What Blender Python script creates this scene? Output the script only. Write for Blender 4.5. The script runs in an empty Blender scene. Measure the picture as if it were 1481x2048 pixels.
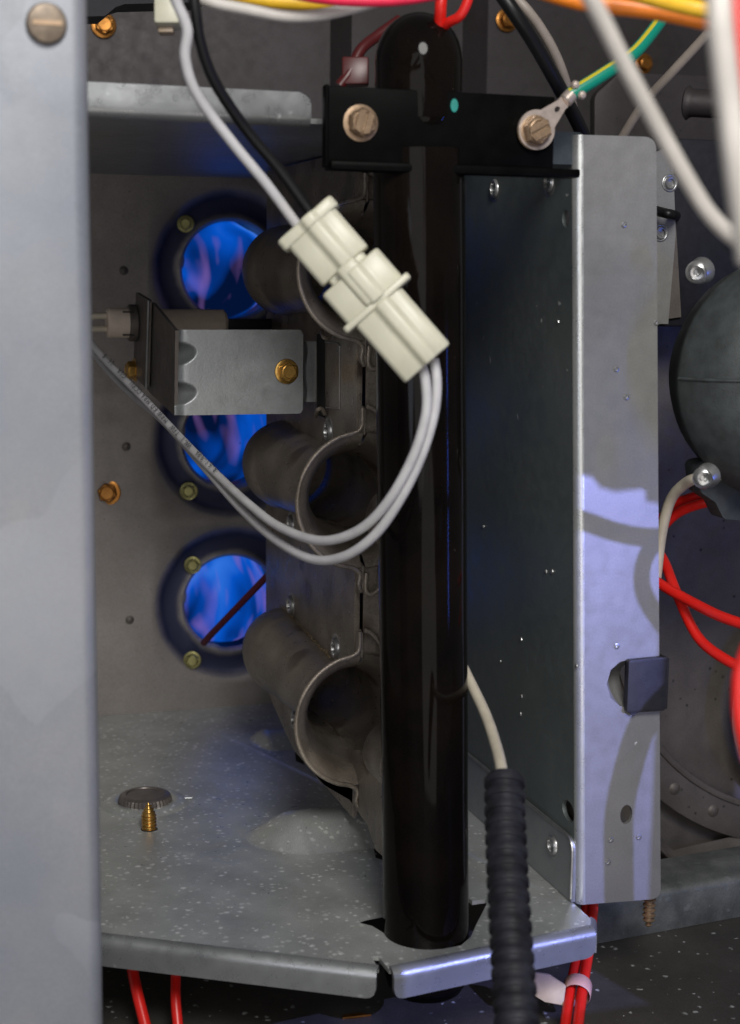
import bpy, bmesh, math, random
from math import sin, cos, pi, radians, sqrt, atan2, exp
from mathutils import Vector as V, Matrix
from mathutils.geometry import delaunay_2d_cdt
random.seed(7)
S = bpy.context.scene
COL = S.collection
S.unit_settings.scale_length = 0.012          # one unit is 1.2 cm

# ------------------------------------------------------------------ camera
FPX = 3085.0
th, ph, rl = radians(17.8), radians(8.74), radians(.7)
F = V((sin(th)*cos(ph), cos(th)*cos(ph), -sin(ph)))
R0 = V((cos(th), -sin(th), 0)); U0 = R0.cross(F)
R = R0*cos(rl)+U0*sin(rl); U = -R0*sin(rl)+U0*cos(rl)
cd = bpy.data.cameras.new('camera'); cam = bpy.data.objects.new('camera', cd); COL.objects.link(cam)
m = Matrix((R, U, -F)).transposed(); cam.matrix_world = m.to_4x4()
cd.sensor_fit = 'VERTICAL'; cd.sensor_height = 36; cd.lens = 36*FPX/2048
cd.clip_start = .5; cd.clip_end = 500
cd.dof.use_dof = True; cd.dof.focus_distance = 34.5; cd.dof.aperture_fstop = .27
S.camera = cam

# ------------------------------------------------------------------ world and lamps
w = bpy.data.worlds.new("World"); S.world = w; w.use_nodes = True
bg = w.node_tree.nodes['Background']; bg.inputs[0].default_value = (.90, .88, .88, 1); bg.inputs[1].default_value = .15
S.view_settings.view_transform = 'Standard'; S.view_settings.look = 'None'
S.view_settings.exposure = 0; S.view_settings.gamma = 1
S.cycles.use_denoising = True
S.cycles.max_bounces = 8; S.cycles.caustics_reflective = False
def area(name, loc, target, size, power, color, sy=None):
    l = bpy.data.lights.new(name, 'AREA'); l.energy = power; l.color = color
    l.size = size
    l.shape = 'DISK'
    if sy: l.shape = 'RECTANGLE'; l.size_y = sy
    o = bpy.data.objects.new(name, l); COL.objects.link(o); o.location = loc
    o.rotation_euler = (V(target)-V(loc)).to_track_quat('-Z', 'Y').to_euler(); return o
area('key_lamp', (4, -12, 24), (10, 30, -9), 17, 20500, (1, .99, .95))
area('front_lamp', (-10, -18, 4), (9, 34, -5), 34, 4700, (1, .965, .93))
area('side_lamp', (-16, 2, -3), (8, 30, -6), 10, 800, (.80, .86, 1))
area('low_lamp', (8, 2, -13), (10, 34, -4), 17, 900, (1, .93, .86))
for za, zb_ in ((-4.1, -2.0), (-7.1, -5.0), (-11.4, -7.8)):
    area('blue_streak_light', (29, 11, (za+zb_)/2), (10, 27.4, (za+zb_)/4), .2, 60*(zb_-za), (.06, .16, 1), zb_-za)  # added unseen strips that draw the broken blue streak on the pipe
sl = bpy.data.lights.new('blue_torch', 'SPOT'); sl.energy = 36000; sl.color = (.33, .37, 1); sl.spot_size = radians(40); sl.spot_blend = .08
sl.shadow_soft_size = .06
so = bpy.data.objects.new('blue_torch', sl); COL.objects.link(so)
TORCH = V((21, 4, -1)); so.location = TORCH
TORCH_AIM = V((14.0, 27.7, -9.5))
so.rotation_euler = (TORCH_AIM-TORCH).to_track_quat('-Z', 'Y').to_euler()

# ------------------------------------------------------------------ pixel helpers (photograph pixels, onto a plane or a depth)
def ray(x, y): return F+R*((x-740.5)/FPX)-U*((y-1024)/FPX)
def onX(x, y, X): d = ray(x, y); return d*(X/d.x)
def onY(x, y, Y): d = ray(x, y); return d*(Y/d.y)
def onZ(x, y, Z): d = ray(x, y); return d*(Z/d.z)
def P(x, y, D): return ray(x, y)*D

# ------------------------------------------------------------------ materials
def nt(name):
    m = bpy.data.materials.new(name); m.use_nodes = True
    n = m.node_tree; b = n.nodes['Principled BSDF']; return m, n, b
def noise(n, co, scale, detail=3, rough=.55, stretch=None):
    t = n.nodes.new('ShaderNodeTexNoise'); t.inputs['Scale'].default_value = scale
    t.inputs['Detail'].default_value = detail; t.inputs['Roughness'].default_value = rough
    if stretch:
        mp = n.nodes.new('ShaderNodeMapping'); mp.inputs['Scale'].default_value = stretch
        n.links.new(co, mp.inputs[0]); co = mp.outputs[0]
    n.links.new(co, t.inputs[0]); return t.outputs['Fac']
def ramp(n, fac, stops):
    r = n.nodes.new('ShaderNodeValToRGB'); e = r.color_ramp.elements
    while len(e) < len(stops): e.new(.5)
    for el, (p, c) in zip(e, stops):
        el.position = p; el.color = (*c, 1) if len(c) == 3 else c
    n.links.new(fac, r.inputs[0]); return r.outputs[0]
def mix(n, fac, a, b, mode='MIX'):
    x = n.nodes.new('ShaderNodeMix'); x.data_type = 'RGBA'; x.blend_type = mode
    for s, v in ((x.inputs[0], fac), (x.inputs[6], a), (x.inputs[7], b)):
        if hasattr(v, 'is_output'): n.links.new(v, s)
        elif isinstance(v, (int, float)): s.default_value = v
        else: s.default_value = (*v, 1)
    return x.outputs[2]
def mth(n, op, a, b=None, c=None):
    x = n.nodes.new('ShaderNodeMath'); x.operation = op
    for i, v in enumerate((a, b, c)):
        if v is None: continue
        if hasattr(v, 'is_output'): n.links.new(v, x.inputs[i])
        else: x.inputs[i].default_value = v
    return x.outputs[0]
def spots(n, co, scale, thr, dens, soft=.5, warp=0):
    """irregular round spots: 1 inside a spot; dens = share of cells that carry one"""
    v = n.nodes.new('ShaderNodeTexVoronoi'); v.inputs['Scale'].default_value = scale
    if warp:
        nz = n.nodes.new('ShaderNodeTexNoise'); nz.inputs['Scale'].default_value = scale*1.6; n.links.new(co, nz.inputs[0])
        vm = n.nodes.new('ShaderNodeVectorMath'); vm.operation = 'MULTIPLY_ADD'
        n.links.new(nz.outputs['Color'], vm.inputs[0]); vm.inputs[1].default_value = (warp/scale,)*3; n.links.new(co, vm.inputs[2]); co = vm.outputs[0]
    n.links.new(co, v.inputs[0])
    sep = n.nodes.new('ShaderNodeSeparateColor'); n.links.new(v.outputs['Color'], sep.inputs[0])
    keep = mth(n, 'LESS_THAN', sep.outputs[0], dens)
    rad = mth(n, 'MULTIPLY', sep.outputs[1], thr); rad = mth(n, 'ADD', rad, thr*.35)
    mr = n.nodes.new('ShaderNodeMapRange'); n.links.new(v.outputs['Distance'], mr.inputs[0])
    n.links.new(rad, mr.inputs[1]); n.links.new(mth(n, 'MULTIPLY', rad, soft), mr.inputs[2])
    cl = ramp(n, noise(n, co, scale*.22, 2), [(.36, (.3,)*3), (.56, (1, 1, 1))])
    return mth(n, 'MULTIPLY', mth(n, 'MULTIPLY', mr.outputs[0], keep), cl)
def metal(name, c1, c2, metallic=.75, rough=.42, grain=.25, big=.35, sp=None, dark=None, stretch=None, aniso=0, bump=.04, coords='Object'):
    m, n, b = nt(name)
    tc = n.nodes.new('ShaderNodeTexCoord'); co = tc.outputs[coords]
    col = ramp(n, noise(n, co, big, 4), [(.3, c1), (.7, c2)])
    g = noise(n, co, 22, 2, .8, stretch)
    lo = 1-grain; hi = 1+grain
    col = mix(n, 1.0, col, ramp(n, g, [(.25, (lo,)*3), (.75, (min(hi, 1),)*3)]), 'MULTIPLY')
    if sp:
        f = spots(n, co, sp[0], sp[1], sp[2], soft=.3, warp=.7)
        if len(sp) > 4: f = mth(n, 'MULTIPLY', f, sp[4])
        col = mix(n, f, col, sp[3])
    if dark:
        f = spots(n, co, dark[0], dark[1], dark[2], warp=.3); col = mix(n, f, col, dark[3])
    n.links.new(col, b.inputs['Base Color'])
    b.inputs['Metallic'].default_value = metallic
    rr = n.nodes.new('ShaderNodeMapRange'); n.links.new(noise(n, co, 3.1, 4), rr.inputs[0]); rr.inputs[1].default_value = .3; rr.inputs[2].default_value = .7
    rr.inputs[3].default_value = rough-.07; rr.inputs[4].default_value = rough+.09
    n.links.new(rr.outputs[0], b.inputs['Roughness'])
    if bump:
        bp = n.nodes.new('ShaderNodeBump'); bp.inputs['Strength'].default_value = bump*4; bp.inputs['Distance'].default_value = .02
        n.links.new(g, bp.inputs['Height']); n.links.new(bp.outputs[0], b.inputs['Normal'])
    return m
def plain(name, c, rough=.45, metallic=0, var=.12, scale=4, sss=0, coat=0, bump=0):
    m, n, b = nt(name)
    tc = n.nodes.new('ShaderNodeTexCoord'); co = tc.outputs['Object']
    col = ramp(n, noise(n, co, scale, 4), [(.3, tuple(x*(1-var) for x in c)), (.7, tuple(min(1, x*(1+var)) for x in c))])
    n.links.new(col, b.inputs['Base Color'])
    b.inputs['Roughness'].default_value = rough; b.inputs['Metallic'].default_value = metallic
    if sss: b.inputs['Subsurface Weight'].default_value = sss; b.inputs['Subsurface Radius'].default_value = (.3, .28, .2); b.inputs['Subsurface Scale'].default_value = .4
    if coat: b.inputs['Coat Weight'].default_value = coat
    if bump:
        bp = n.nodes.new('ShaderNodeBump'); bp.inputs['Strength'].default_value = bump; bp.inputs['Distance'].default_value = .02
        n.links.new(noise(n, co, 30, 3), bp.inputs['Height']); n.links.new(bp.outputs[0], b.inputs['Normal'])
    return m
M = {}
M['panel'] = metal('galvanised_front', (.20, .217, .265), (.285, .288, .30), .35, .48, .16, .24, sp=(.32, .8, .45, (.36, .375, .42), .45), dark=(9, .12, .25, (.30, .30, .31)), bump=.02)
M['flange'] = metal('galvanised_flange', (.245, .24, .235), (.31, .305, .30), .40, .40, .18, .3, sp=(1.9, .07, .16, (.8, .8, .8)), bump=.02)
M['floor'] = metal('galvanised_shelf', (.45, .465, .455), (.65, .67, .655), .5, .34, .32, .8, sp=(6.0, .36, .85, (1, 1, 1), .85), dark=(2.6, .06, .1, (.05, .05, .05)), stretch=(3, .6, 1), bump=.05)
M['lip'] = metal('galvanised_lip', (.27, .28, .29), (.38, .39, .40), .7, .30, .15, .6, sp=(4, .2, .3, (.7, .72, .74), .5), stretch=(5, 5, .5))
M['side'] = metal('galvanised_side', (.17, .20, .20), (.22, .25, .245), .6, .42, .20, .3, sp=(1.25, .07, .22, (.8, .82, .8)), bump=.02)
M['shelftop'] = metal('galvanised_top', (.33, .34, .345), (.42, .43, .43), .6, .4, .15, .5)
M['steel'] = metal('burner_steel', (.17, .145, .122), (.44, .375, .31), .45, .32, .4, .8, sp=(14, .2, .16, (.5, .44, .36), .5), dark=(1.3, .5, .3, (.12, .09, .07)), bump=.14)
M['dark_steel'] = metal('dark_steel', (.105, .09, .08), (.17, .15, .135), .35, .5, .25, .7, dark=(5, .2, .2, (.03, .025, .02)))
M['upper'] = metal('upper_panel', (.046, .038, .038), (.070, .060, .066), .4, .5, .3, .25, dark=(3, .09, .12, (.01, .01, .01)))
M['bracket'] = metal('bracket_zinc', (.30, .315, .33), (.38, .39, .40), .6, .40, .2, .5, dark=(3.5, .07, .2, (.05, .05, .05)), bump=.05)
M['clinch'] = plain('bright_clinch', (.42, .42, .42), .3, .85)
M['gold'] = plain('yellow_zinc', (.60, .36, .10), .28, .9, .25, 9)
M['brass_dull'] = plain('dull_brass', (.30, .205, .13), .42, .6, .2, 6)
M['orange_zinc'] = plain('orange_zinc', (.34, .145, .032), .32, .85, .25, 8)
M['olive_zinc'] = plain('olive_zinc', (.26, .24, .10), .4, .8, .25, 8)
M['black_gloss'] = metal('black_enamel', (.003, .0025, .0025), (.007, .005, .004), 0, .12, .3, .8, sp=(2.2, .05, .25, (.10, .09, .08), .7), dark=(7, .06, .2, (.03, .025, .02)), bump=0)
for nd in M['black_gloss'].node_tree.nodes:
    if nd.type == 'MAP_RANGE' and nd.inputs[3].default_value > .01 and nd.inputs[4].default_value < .5 and nd.inputs[1].default_value > .29: nd.inputs[3].default_value = .04; nd.inputs[4].default_value = .11
M['black_bar'] = plain('black_bar_paint', (.003, .003, .003), .38, 0, .3, 2, bump=.06)
for k_ in ('black_gloss', 'black_bar'): M[k_].node_tree.nodes['Principled BSDF'].inputs['Specular IOR Level'].default_value = .025 if k_ == 'black_bar' else .10
M['black_rubber'] = plain('black_rubber', (.010, .010, .015), .55, 0, .3, 5)
M['conduit'] = plain('conduit_plastic', (.014, .014, .019), .46, 0, .6, 2.5, bump=.25)
for k_ in ('conduit', 'black_rubber'): M[k_].node_tree.nodes['Principled BSDF'].inputs['Specular IOR Level'].default_value = .25
M['nylon'] = plain('natural_nylon', (.50, .485, .385), .40, 0, .09, 1.3, sss=.35)
M['white'] = plain('white_insulation', (.46, .43, .40), .42, 0, .14, 1.6)
M['cool_white'] = plain('cool_white_insulation', (.44, .43, .44), .42, 0, .14, 1.8)
M['cream'] = plain('cream_insulation', (.56, .50, .40), .45, 0, .14, 2)
M['tan'] = plain('dusty_white_insulation', (.26, .22, .19), .5, 0, .1, 3)
M['black_wire'] = plain('black_insulation', (.006, .006, .007), .4)
M['black_wire'].node_tree.nodes['Principled BSDF'].inputs['Specular IOR Level'].default_value = .3
M['red'] = plain('red_insulation', (.60, .013, .009), .35, 0, .08, 3)
M['dark_red'] = plain('dark_red_insulation', (.06, .003, .004), .4)
M['magenta'] = plain('pink_red_insulation', (.72, .02, .07), .35)
M['yellow'] = plain('yellow_insulation', (.72, .42, .02), .4)
M['orange'] = plain('orange_insulation', (.72, .19, .012), .4)
M['teal'] = plain('teal_paint', (.01, .20, .17), .5)
M['tin'] = plain('tinned_copper', (.62, .52, .46), .33, .7, .15, 8)
M['ceramic'] = plain('ceramic', (.80, .67, .56), .75, 0, .06, 5, bump=.15)
M['dome'] = plain('painted_dome', (.040, .046, .048), .6, .1, .35, 2.5, bump=.35)
M['clip'] = plain('rubber_clip', (.013, .012, .013), .55, 0, .3, 5, bump=.2)
M['tie'] = plain('nylon_tie', (.36, .28, .20), .45, 0, .1, 4, sss=.3)
M['clear_tie'] = plain('pale_tie', (.50, .29, .25), .4, 0, .1, 4, sss=.3)
M['plug'] = plain('brown_plug', (.15, .13, .12), .33, .5, .2, 5)
M['dark_hole'] = plain('dark_recess', (.01, .01, .01), .8)
M['glow_rod'] = plain('sensor_rod', (.10, .012, .03), .4, .3)
M['print'] = plain('wire_print', (.04, .04, .045), .6)
M['cabfloor'] = metal('cabinet_floor', (.060, .056, .050), (.10, .092, .082), .25, .5, .3, .5, sp=(4.6, .26, .36, (.6, .62, .6), 1.0), bump=.1)
# green wire with a yellow stripe
m, n, b = nt('green_yellow_insulation'); tc = n.nodes.new('ShaderNodeTexCoord'); uv = n.nodes.new('ShaderNodeSeparateXYZ')
n.links.new(tc.outputs['UV'], uv.inputs[0])
st = mth(n, 'LESS_THAN', mth(n, 'ABSOLUTE', mth(n, 'SUBTRACT', uv.outputs[0], .36)), .05)
n.links.new(mix(n, st, (.0, .21, .14), (.50, .42, .02)), b.inputs['Base Color']); b.inputs['Roughness'].default_value = .4
M['green'] = m
# vestibule wall: brown grey steel, navy shade and flame reflection painted around each burner opening
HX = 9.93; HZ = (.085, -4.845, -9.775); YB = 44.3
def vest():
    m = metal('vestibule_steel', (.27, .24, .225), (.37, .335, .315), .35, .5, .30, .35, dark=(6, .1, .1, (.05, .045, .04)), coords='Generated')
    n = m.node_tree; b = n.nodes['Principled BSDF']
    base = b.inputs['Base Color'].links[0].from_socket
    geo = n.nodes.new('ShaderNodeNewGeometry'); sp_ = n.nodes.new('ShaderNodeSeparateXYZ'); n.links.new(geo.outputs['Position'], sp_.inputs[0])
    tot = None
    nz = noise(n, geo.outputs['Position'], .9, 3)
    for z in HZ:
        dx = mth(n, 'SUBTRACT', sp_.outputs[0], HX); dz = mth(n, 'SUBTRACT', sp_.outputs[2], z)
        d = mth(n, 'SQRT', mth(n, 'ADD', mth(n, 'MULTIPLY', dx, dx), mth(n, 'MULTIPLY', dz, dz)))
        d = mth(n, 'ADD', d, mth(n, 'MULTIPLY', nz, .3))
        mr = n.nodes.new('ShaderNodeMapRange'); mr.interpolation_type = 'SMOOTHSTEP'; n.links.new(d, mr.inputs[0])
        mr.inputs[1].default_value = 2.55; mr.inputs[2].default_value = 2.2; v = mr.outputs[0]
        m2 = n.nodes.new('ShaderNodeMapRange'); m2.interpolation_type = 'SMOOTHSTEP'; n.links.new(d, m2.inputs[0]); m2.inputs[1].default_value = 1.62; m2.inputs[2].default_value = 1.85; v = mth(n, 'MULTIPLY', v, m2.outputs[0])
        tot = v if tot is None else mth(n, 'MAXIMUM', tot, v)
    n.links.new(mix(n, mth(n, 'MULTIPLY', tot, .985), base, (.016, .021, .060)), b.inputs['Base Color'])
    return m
# fine grain in world space instead of generated
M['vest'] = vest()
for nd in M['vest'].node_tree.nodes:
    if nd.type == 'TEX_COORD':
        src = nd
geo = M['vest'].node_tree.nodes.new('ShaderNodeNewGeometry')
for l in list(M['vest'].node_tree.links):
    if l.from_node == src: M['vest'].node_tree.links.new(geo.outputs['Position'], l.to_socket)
# flame
def flame(name, seed):
    m = bpy.data.materials.new(name); m.use_nodes = True; n = m.node_tree
    for x in list(n.nodes): n.nodes.remove(x)
    out = n.nodes.new('ShaderNodeOutputMaterial'); em = n.nodes.new('ShaderNodeEmission')
    tc = n.nodes.new('ShaderNodeTexCoord'); mp = n.nodes.new('ShaderNodeMapping')
    mp.inputs['Location'].default_value = (seed*3.1, seed, seed*1.7); mp.inputs['Rotation'].default_value = (0, .7+seed*.25, .2); mp.inputs['Scale'].default_value = (.85, .32, .42)
    n.links.new(tc.outputs['Object'], mp.inputs[0])
    a = n.nodes.new('ShaderNodeTexNoise'); a.inputs['Scale'].default_value = .85; a.inputs['Detail'].default_value = 2.0; a.inputs['Distortion'].default_value = .5; a.inputs['Roughness'].default_value = .42
    n.links.new(mp.outputs[0], a.inputs[0])
    c = ramp(n, a.outputs['Fac'], [(.38, (.001, .006, .035)), (.47, (.001, .040, .27)), (.58, (.002, .085, .55)), (.68, (.03, .17, .74)), (.78, (.10, .25, .85))])
    p = n.nodes.new('ShaderNodeTexNoise'); p.inputs['Scale'].default_value = 1.15; p.inputs['Detail'].default_value = 1.4; p.inputs['Distortion'].default_value = .4
    mp2 = n.nodes.new('ShaderNodeMapping'); mp2.inputs['Location'].default_value = (seed*7.7, 2, seed*2.3); mp2.inputs['Rotation'].default_value = (0, -.75, 0); mp2.inputs['Scale'].default_value = (1.7, .3, .55)
    n.links.new(tc.outputs['Object'], mp2.inputs[0]); n.links.new(mp2.outputs[0], p.inputs[0])
    pf = ramp(n, p.outputs['Fac'], [(.53, (0, 0, 0)), (.82, (.8, .8, .8))])
    c = mix(n, pf, c, (.26, .13, .42))
    n.links.new(c, em.inputs[0]); em.inputs[1].default_value = .95
    n.links.new(em.outputs[0], out.inputs[0]); return m

# ------------------------------------------------------------------ mesh helpers
WL = {}
def tag(o, label=None, cat=None, group=None, kind=None):
    if label: o['label'] = label
    if cat: o['category'] = cat
    if group: o['group'] = group
    if kind: o['kind'] = kind
    return o
def empty(name, loc, label, cat, group=None):
    o = bpy.data.objects.new(name, None); COL.objects.link(o); o.location = loc; o.empty_display_size = .2
    WL[o.name] = V(loc); return tag(o, label, cat, group)
def obj(name, bm, mat, parent=None, sharp=38, label=None, bevel=0):
    """links bm (built in world space) as one mesh object with its origin at its own centre"""
    if bevel:
        bmesh.ops.remove_doubles(bm, verts=bm.verts, dist=1e-4)
        es = [e for e in bm.edges if len(e.link_faces) == 2 and e.calc_face_angle(0) > radians(40)]
        bmesh.ops.bevel(bm, geom=es, offset=bevel, segments=2, affect='EDGES', profile=.5, clamp_overlap=True)
    bm.normal_update()
    for f in bm.faces: f.smooth = True
    for e in bm.edges:
        if len(e.link_faces) == 2 and e.calc_face_angle(0) > radians(sharp): e.smooth = False
    lo = V((1e9,)*3); hi = -lo
    for v in bm.verts:
        for i in range(3): lo[i] = min(lo[i], v.co[i]); hi[i] = max(hi[i], v.co[i])
    c = (lo+hi)/2
    for v in bm.verts: v.co -= c
    me = bpy.data.meshes.new(name); bm.to_mesh(me); bm.free()
    me.materials.append(M[mat] if isinstance(mat, str) else mat)
    o = bpy.data.objects.new(name, me); COL.objects.link(o)
    o.location = c
    if parent: o.parent = parent; o.location = c-WL[parent.name]
    WL[o.name] = c
    if label: o['label'] = label
    return o
def frame(n, up=None):
    n = V(n).normalized(); up = V(up) if up else V((0, 0, 1))
    if abs(n.dot(up)) > .95: up = V((0, 1, 0))
    x = up.cross(n).normalized(); y = n.cross(x); return x, y, n
def lathe(bm, prof, o, axis, n=32, a0=0, a1=2*pi, up=None, cap=True):
    """prof: (radius, distance along axis)"""
    x, y, z = frame(axis, up); o = V(o); full = abs(a1-a0-2*pi) < 1e-6; k = n if full else n+1
    rings = []
    for r, t in prof:
        rings.append([bm.verts.new(o+z*t+(x*cos(a0+(a1-a0)*i/n)+y*sin(a0+(a1-a0)*i/n))*max(r, 1e-5)) for i in range(k)])
    for A, B in zip(rings, rings[1:]):
        for i in range(k if full else k-1):
            j = (i+1) % k; bm.faces.new((A[i], A[j], B[j], B[i]))
    if cap and full:
        if prof[0][0] > .001: bm.faces.new(rings[0][::-1])
        if prof[-1][0] > .001: bm.faces.new(rings[-1])
    return rings
def crv(pts, seg=10):
    p = [V(q) for q in pts]; p = [p[0]*2-p[1]]+p+[p[-1]*2-p[-2]]; out = []
    for i in range(1, len(p)-2):
        a, b, c, d = p[i-1:i+3]
        for k in range(seg):
            t = k/seg; out.append(.5*((2*b)+(c-a)*t+(2*a-5*b+4*c-d)*t*t+(3*b-a-3*c+d)*t**3))
    out.append(p[-2]); return out
def sweep(bm, path, rad, n=12, cap=True, uvs=False, up=None):
    ring = []; prev = None
    uvl = bm.loops.layers.uv.verify() if uvs else None
    for i, c in enumerate(path):
        t = (path[min(i+1, len(path)-1)]-path[max(i-1, 0)]).normalized()
        if prev is None: x = frame(t, up)[0]
        else: x = (prev-t*prev.dot(t)).normalized()
        prev = x; y = t.cross(x); r = rad(i) if callable(rad) else rad
        ring.append([bm.verts.new(c+(x*cos(2*pi*k/n)+y*sin(2*pi*k/n))*r) for k in range(n)])
    for i, (A, B) in enumerate(zip(ring, ring[1:])):
        for k in range(n):
            j = (k+1) % n; f = bm.faces.new((A[k], A[j], B[j], B[k]))
            if uvs:
                for lp, (u_, v_) in zip(f.loops, ((k/n, i), ((k+1)/n, i), ((k+1)/n, i+1), (k/n, i+1))): lp[uvl].uv = (u_, v_)
    if cap: bm.faces.new(ring[0][::-1]); bm.faces.new(ring[-1])
def box(bm, lo, hi):
    lo, hi = V(lo), V(hi); vs = [bm.verts.new((x, y, z)) for x in (lo.x, hi.x) for y in (lo.y, hi.y) for z in (lo.z, hi.z)]
    for f in ((0, 1, 3, 2), (4, 6, 7, 5), (0, 4, 5, 1), (2, 3, 7, 6), (0, 2, 6, 4), (1, 5, 7, 3)): bm.faces.new([vs[i] for i in f])
def rpoly(pts, rad, seg=5):
    """rounds the corners of a 2-D polygon; rad: number or list"""
    out = []; N = len(pts)
    for i in range(N):
        r = rad[i] if isinstance(rad, (list, tuple)) else rad
        p = V(pts[i]); a = V(pts[i-1])-p; b = V(pts[(i+1) % N])-p
        if r <= 0: out.append(p); continue
        la, lb = a.length, b.length; a.normalize(); b.normalize(); ang = a.angle(b)
        d = min(r/max(math.tan(ang/2), .01), la*.48, lb*.48)
        p0, p1 = p+a*d, p+b*d
        for k in range(seg+1):
            t = k/seg; out.append(p0*(1-t)**2+p*2*t*(1-t)+p1*t*t)
    return out
def circ(cx, cy, rx, ry=None, n=24): ry = ry or rx; return [V((cx+rx*cos(2*pi*i/n), cy+ry*sin(2*pi*i/n))) for i in range(n)]
def plate(bm, outer, holes, fn, t):
    """flat sheet from 2-D outlines; fn(u, v, w) gives the 3-D point, w from 0 (face) to t (back)"""
    vs = [V(p) for p in outer]; loops = [list(range(len(vs)))]; fs = [list(range(len(vs)))]
    for h in holes:
        s = len(vs); vs += [V(p) for p in h]; loops.append(list(range(s, len(vs))))
    es = [(l[i], l[(i+1) % len(l)]) for l in loops for i in range(len(l))]
    co, _, fc, *_ = delaunay_2d_cdt(vs, es, [], 0, 1e-6)
    def inside(p, poly):
        c = False
        for i in range(len(poly)):
            a, b = poly[i-1], poly[i]
            if (a.y > p.y) != (b.y > p.y) and p.x < (b.x-a.x)*(p.y-a.y)/(b.y-a.y)+a.x: c = not c
        return c
    O = [V(p) for p in outer]; H = [[V(p) for p in h] for h in holes]
    A = [bm.verts.new(fn(p.x, p.y, 0)) for p in co]; B = [bm.verts.new(fn(p.x, p.y, t)) for p in co]
    cnt = {}
    for f in fc:
        c = sum((co[i] for i in f), V((0, 0)))/len(f)
        if not inside(c, O) or any(inside(c, h) for h in H): continue
        bm.faces.new([A[i] for i in f]); bm.faces.new([B[i] for i in f][::-1])
        for k in range(len(f)):
            e = (f[k-1], f[k]); r = (f[k], f[k-1])
            if r in cnt: del cnt[r]
            else: cnt[e] = 1
    for a, b in cnt: bm.faces.new((A[b], A[a], B[a], B[b]))
    bmesh.ops.recalc_face_normals(bm, faces=bm.faces)
XZ = lambda Y: (lambda u, v, w: V((u, Y+w, v)))
YZ = lambda X: (lambda u, v, w: V((X+w, u, v)))
def gridmesh(bm, fn, nu, nv):
    g = [[bm.verts.new(fn(i/nu, j/nv)) for j in range(nv+1)] for i in range(nu+1)]
    for i in range(nu):
        for j in range(nv): bm.faces.new((g[i][j], g[i+1][j], g[i+1][j+1], g[i][j+1]))
    return g
def wire(name, pts, r, mat, label=None, parent=None, cat='wire', group=None, n=12, uvs=False, seg=10):
    bm = bmesh.new(); pp = crv([P(*q) if not isinstance(q, V) else q for q in pts], seg)
    sweep(bm, pp, r, n, uvs=uvs); o = obj(name, bm, mat, parent, sharp=60)
    if not parent: tag(o, label, cat, group)
    return o

# ------------------------------------------------------------------ screws, rivets (mesh data shared)
def mesh_only(name, bm, mat, sharp=30):
    o = obj(name, bm, mat, None, sharp); me = o.data; bpy.data.objects.remove(o); return me
def hexm(mat, slot=False, dome=False):
    bm = bmesh.new()
    lathe(bm, [(.0, 0), (1.0, 0), (1.04, .06), (1.0, .14), (.80, .2), (.72, .2)], (0, 0, 0), (0, 0, 1), 36, cap=False)
    hx = []
    def ring(r, z, ang=0, k=6): return [bm.verts.new((r*cos(2*pi*i/k+ang), r*sin(2*pi*i/k+ang), z)) for i in range(k)]
    a, b_ = ring(.80, .18, .3), ring(.80, .66, .3); c = ring(.70, .76, .3)
    for A, B in ((a, b_), (b_, c)):
        for i in range(6): bm.faces.new((A[i], A[(i+1) % 6], B[(i+1) % 6], B[i]))
    bm.faces.new(c)
    lathe(bm, [(.60, .70), (.60, .80), (.54, .83), (.50, .80), (.48, .775), (0, .765)], (0, 0, 0), (0, 0, 1), 30, cap=False)
    if slot:
        for s in (-1, 1):
            pts = [(-.62, s*.09), (.62, s*.09), (.5, s*.42), (-.5, s*.42)]
            lo = [bm.verts.new((x, y, .74)) for x, y in pts]; hi = [bm.verts.new((x, y, .90)) for x, y in pts]
            bm.faces.new(hi); [bm.faces.new((lo[i-1], lo[i], hi[i], hi[i-1])) for i in range(4)]
    bmesh.ops.recalc_face_normals(bm, faces=bm.faces)
    return mesh_only('screw', bm, mat)
SCREW = {k: hexm(k, s) for k, s in (('gold', False), ('brass_dull', True), ('orange_zinc', False), ('olive_zinc', False))}
bm = bmesh.new(); lathe(bm, [(1.25, -.05), (1.15, .16), (1.0, .2), (.85, .12), (.80, .30), (.70, .42), (.55, .40), (.5, .1), (0, .05)], (0, 0, 0), (0, 0, 1), 32, cap=False)
RIVET = mesh_only('clinch_button', bm, 'clinch', 50)
bm = bmesh.new(); lathe(bm, [(1.8, -.02), (1.3, .1), (.9, .5), (.4, .75), (0, .8)], (0, 0, 0), (0, 0, 1), 20, cap=False)
DIMPLE = mesh_only('dimple', bm, 'dark_steel', 60)
bm = bmesh.new(); lathe(bm, [(1.0, 0), (1.05, .12), (.9, .35), (.62, .48), (.58, .30), (.36, .26), (.3, .1), (0, .1)], (0, 0, 0), (0, 0, 1), 28, cap=False)
SOCKET = mesh_only('socket_screw', bm, 'clinch', 50)
def inst(me, name, loc, nrm, size, parent, spin=0, label=None):
    o = bpy.data.objects.new(name, me); COL.objects.link(o); o.parent = parent
    n_ = V(nrm).normalized(); o.location = V(loc)-WL[parent.name]+n_*(.10 if 'screw' in name or name == 'bolt' else 0)*(1 if name != 'socket_screw' else 0); q = V(nrm).to_track_quat('Z', 'Y') @ Matrix.Rotation(spin, 3, 'Z').to_quaternion()
    o.rotation_euler = q.to_euler(); o.scale = (size,)*3
    if label: o['label'] = label
    return o
NY = (0, -1, 0); NX = (-1, 0, 0)

# ================================================================== SETTING
ZF = -12.94; XW = 13.57; YF = 27.75; ZT = 2.70
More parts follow.
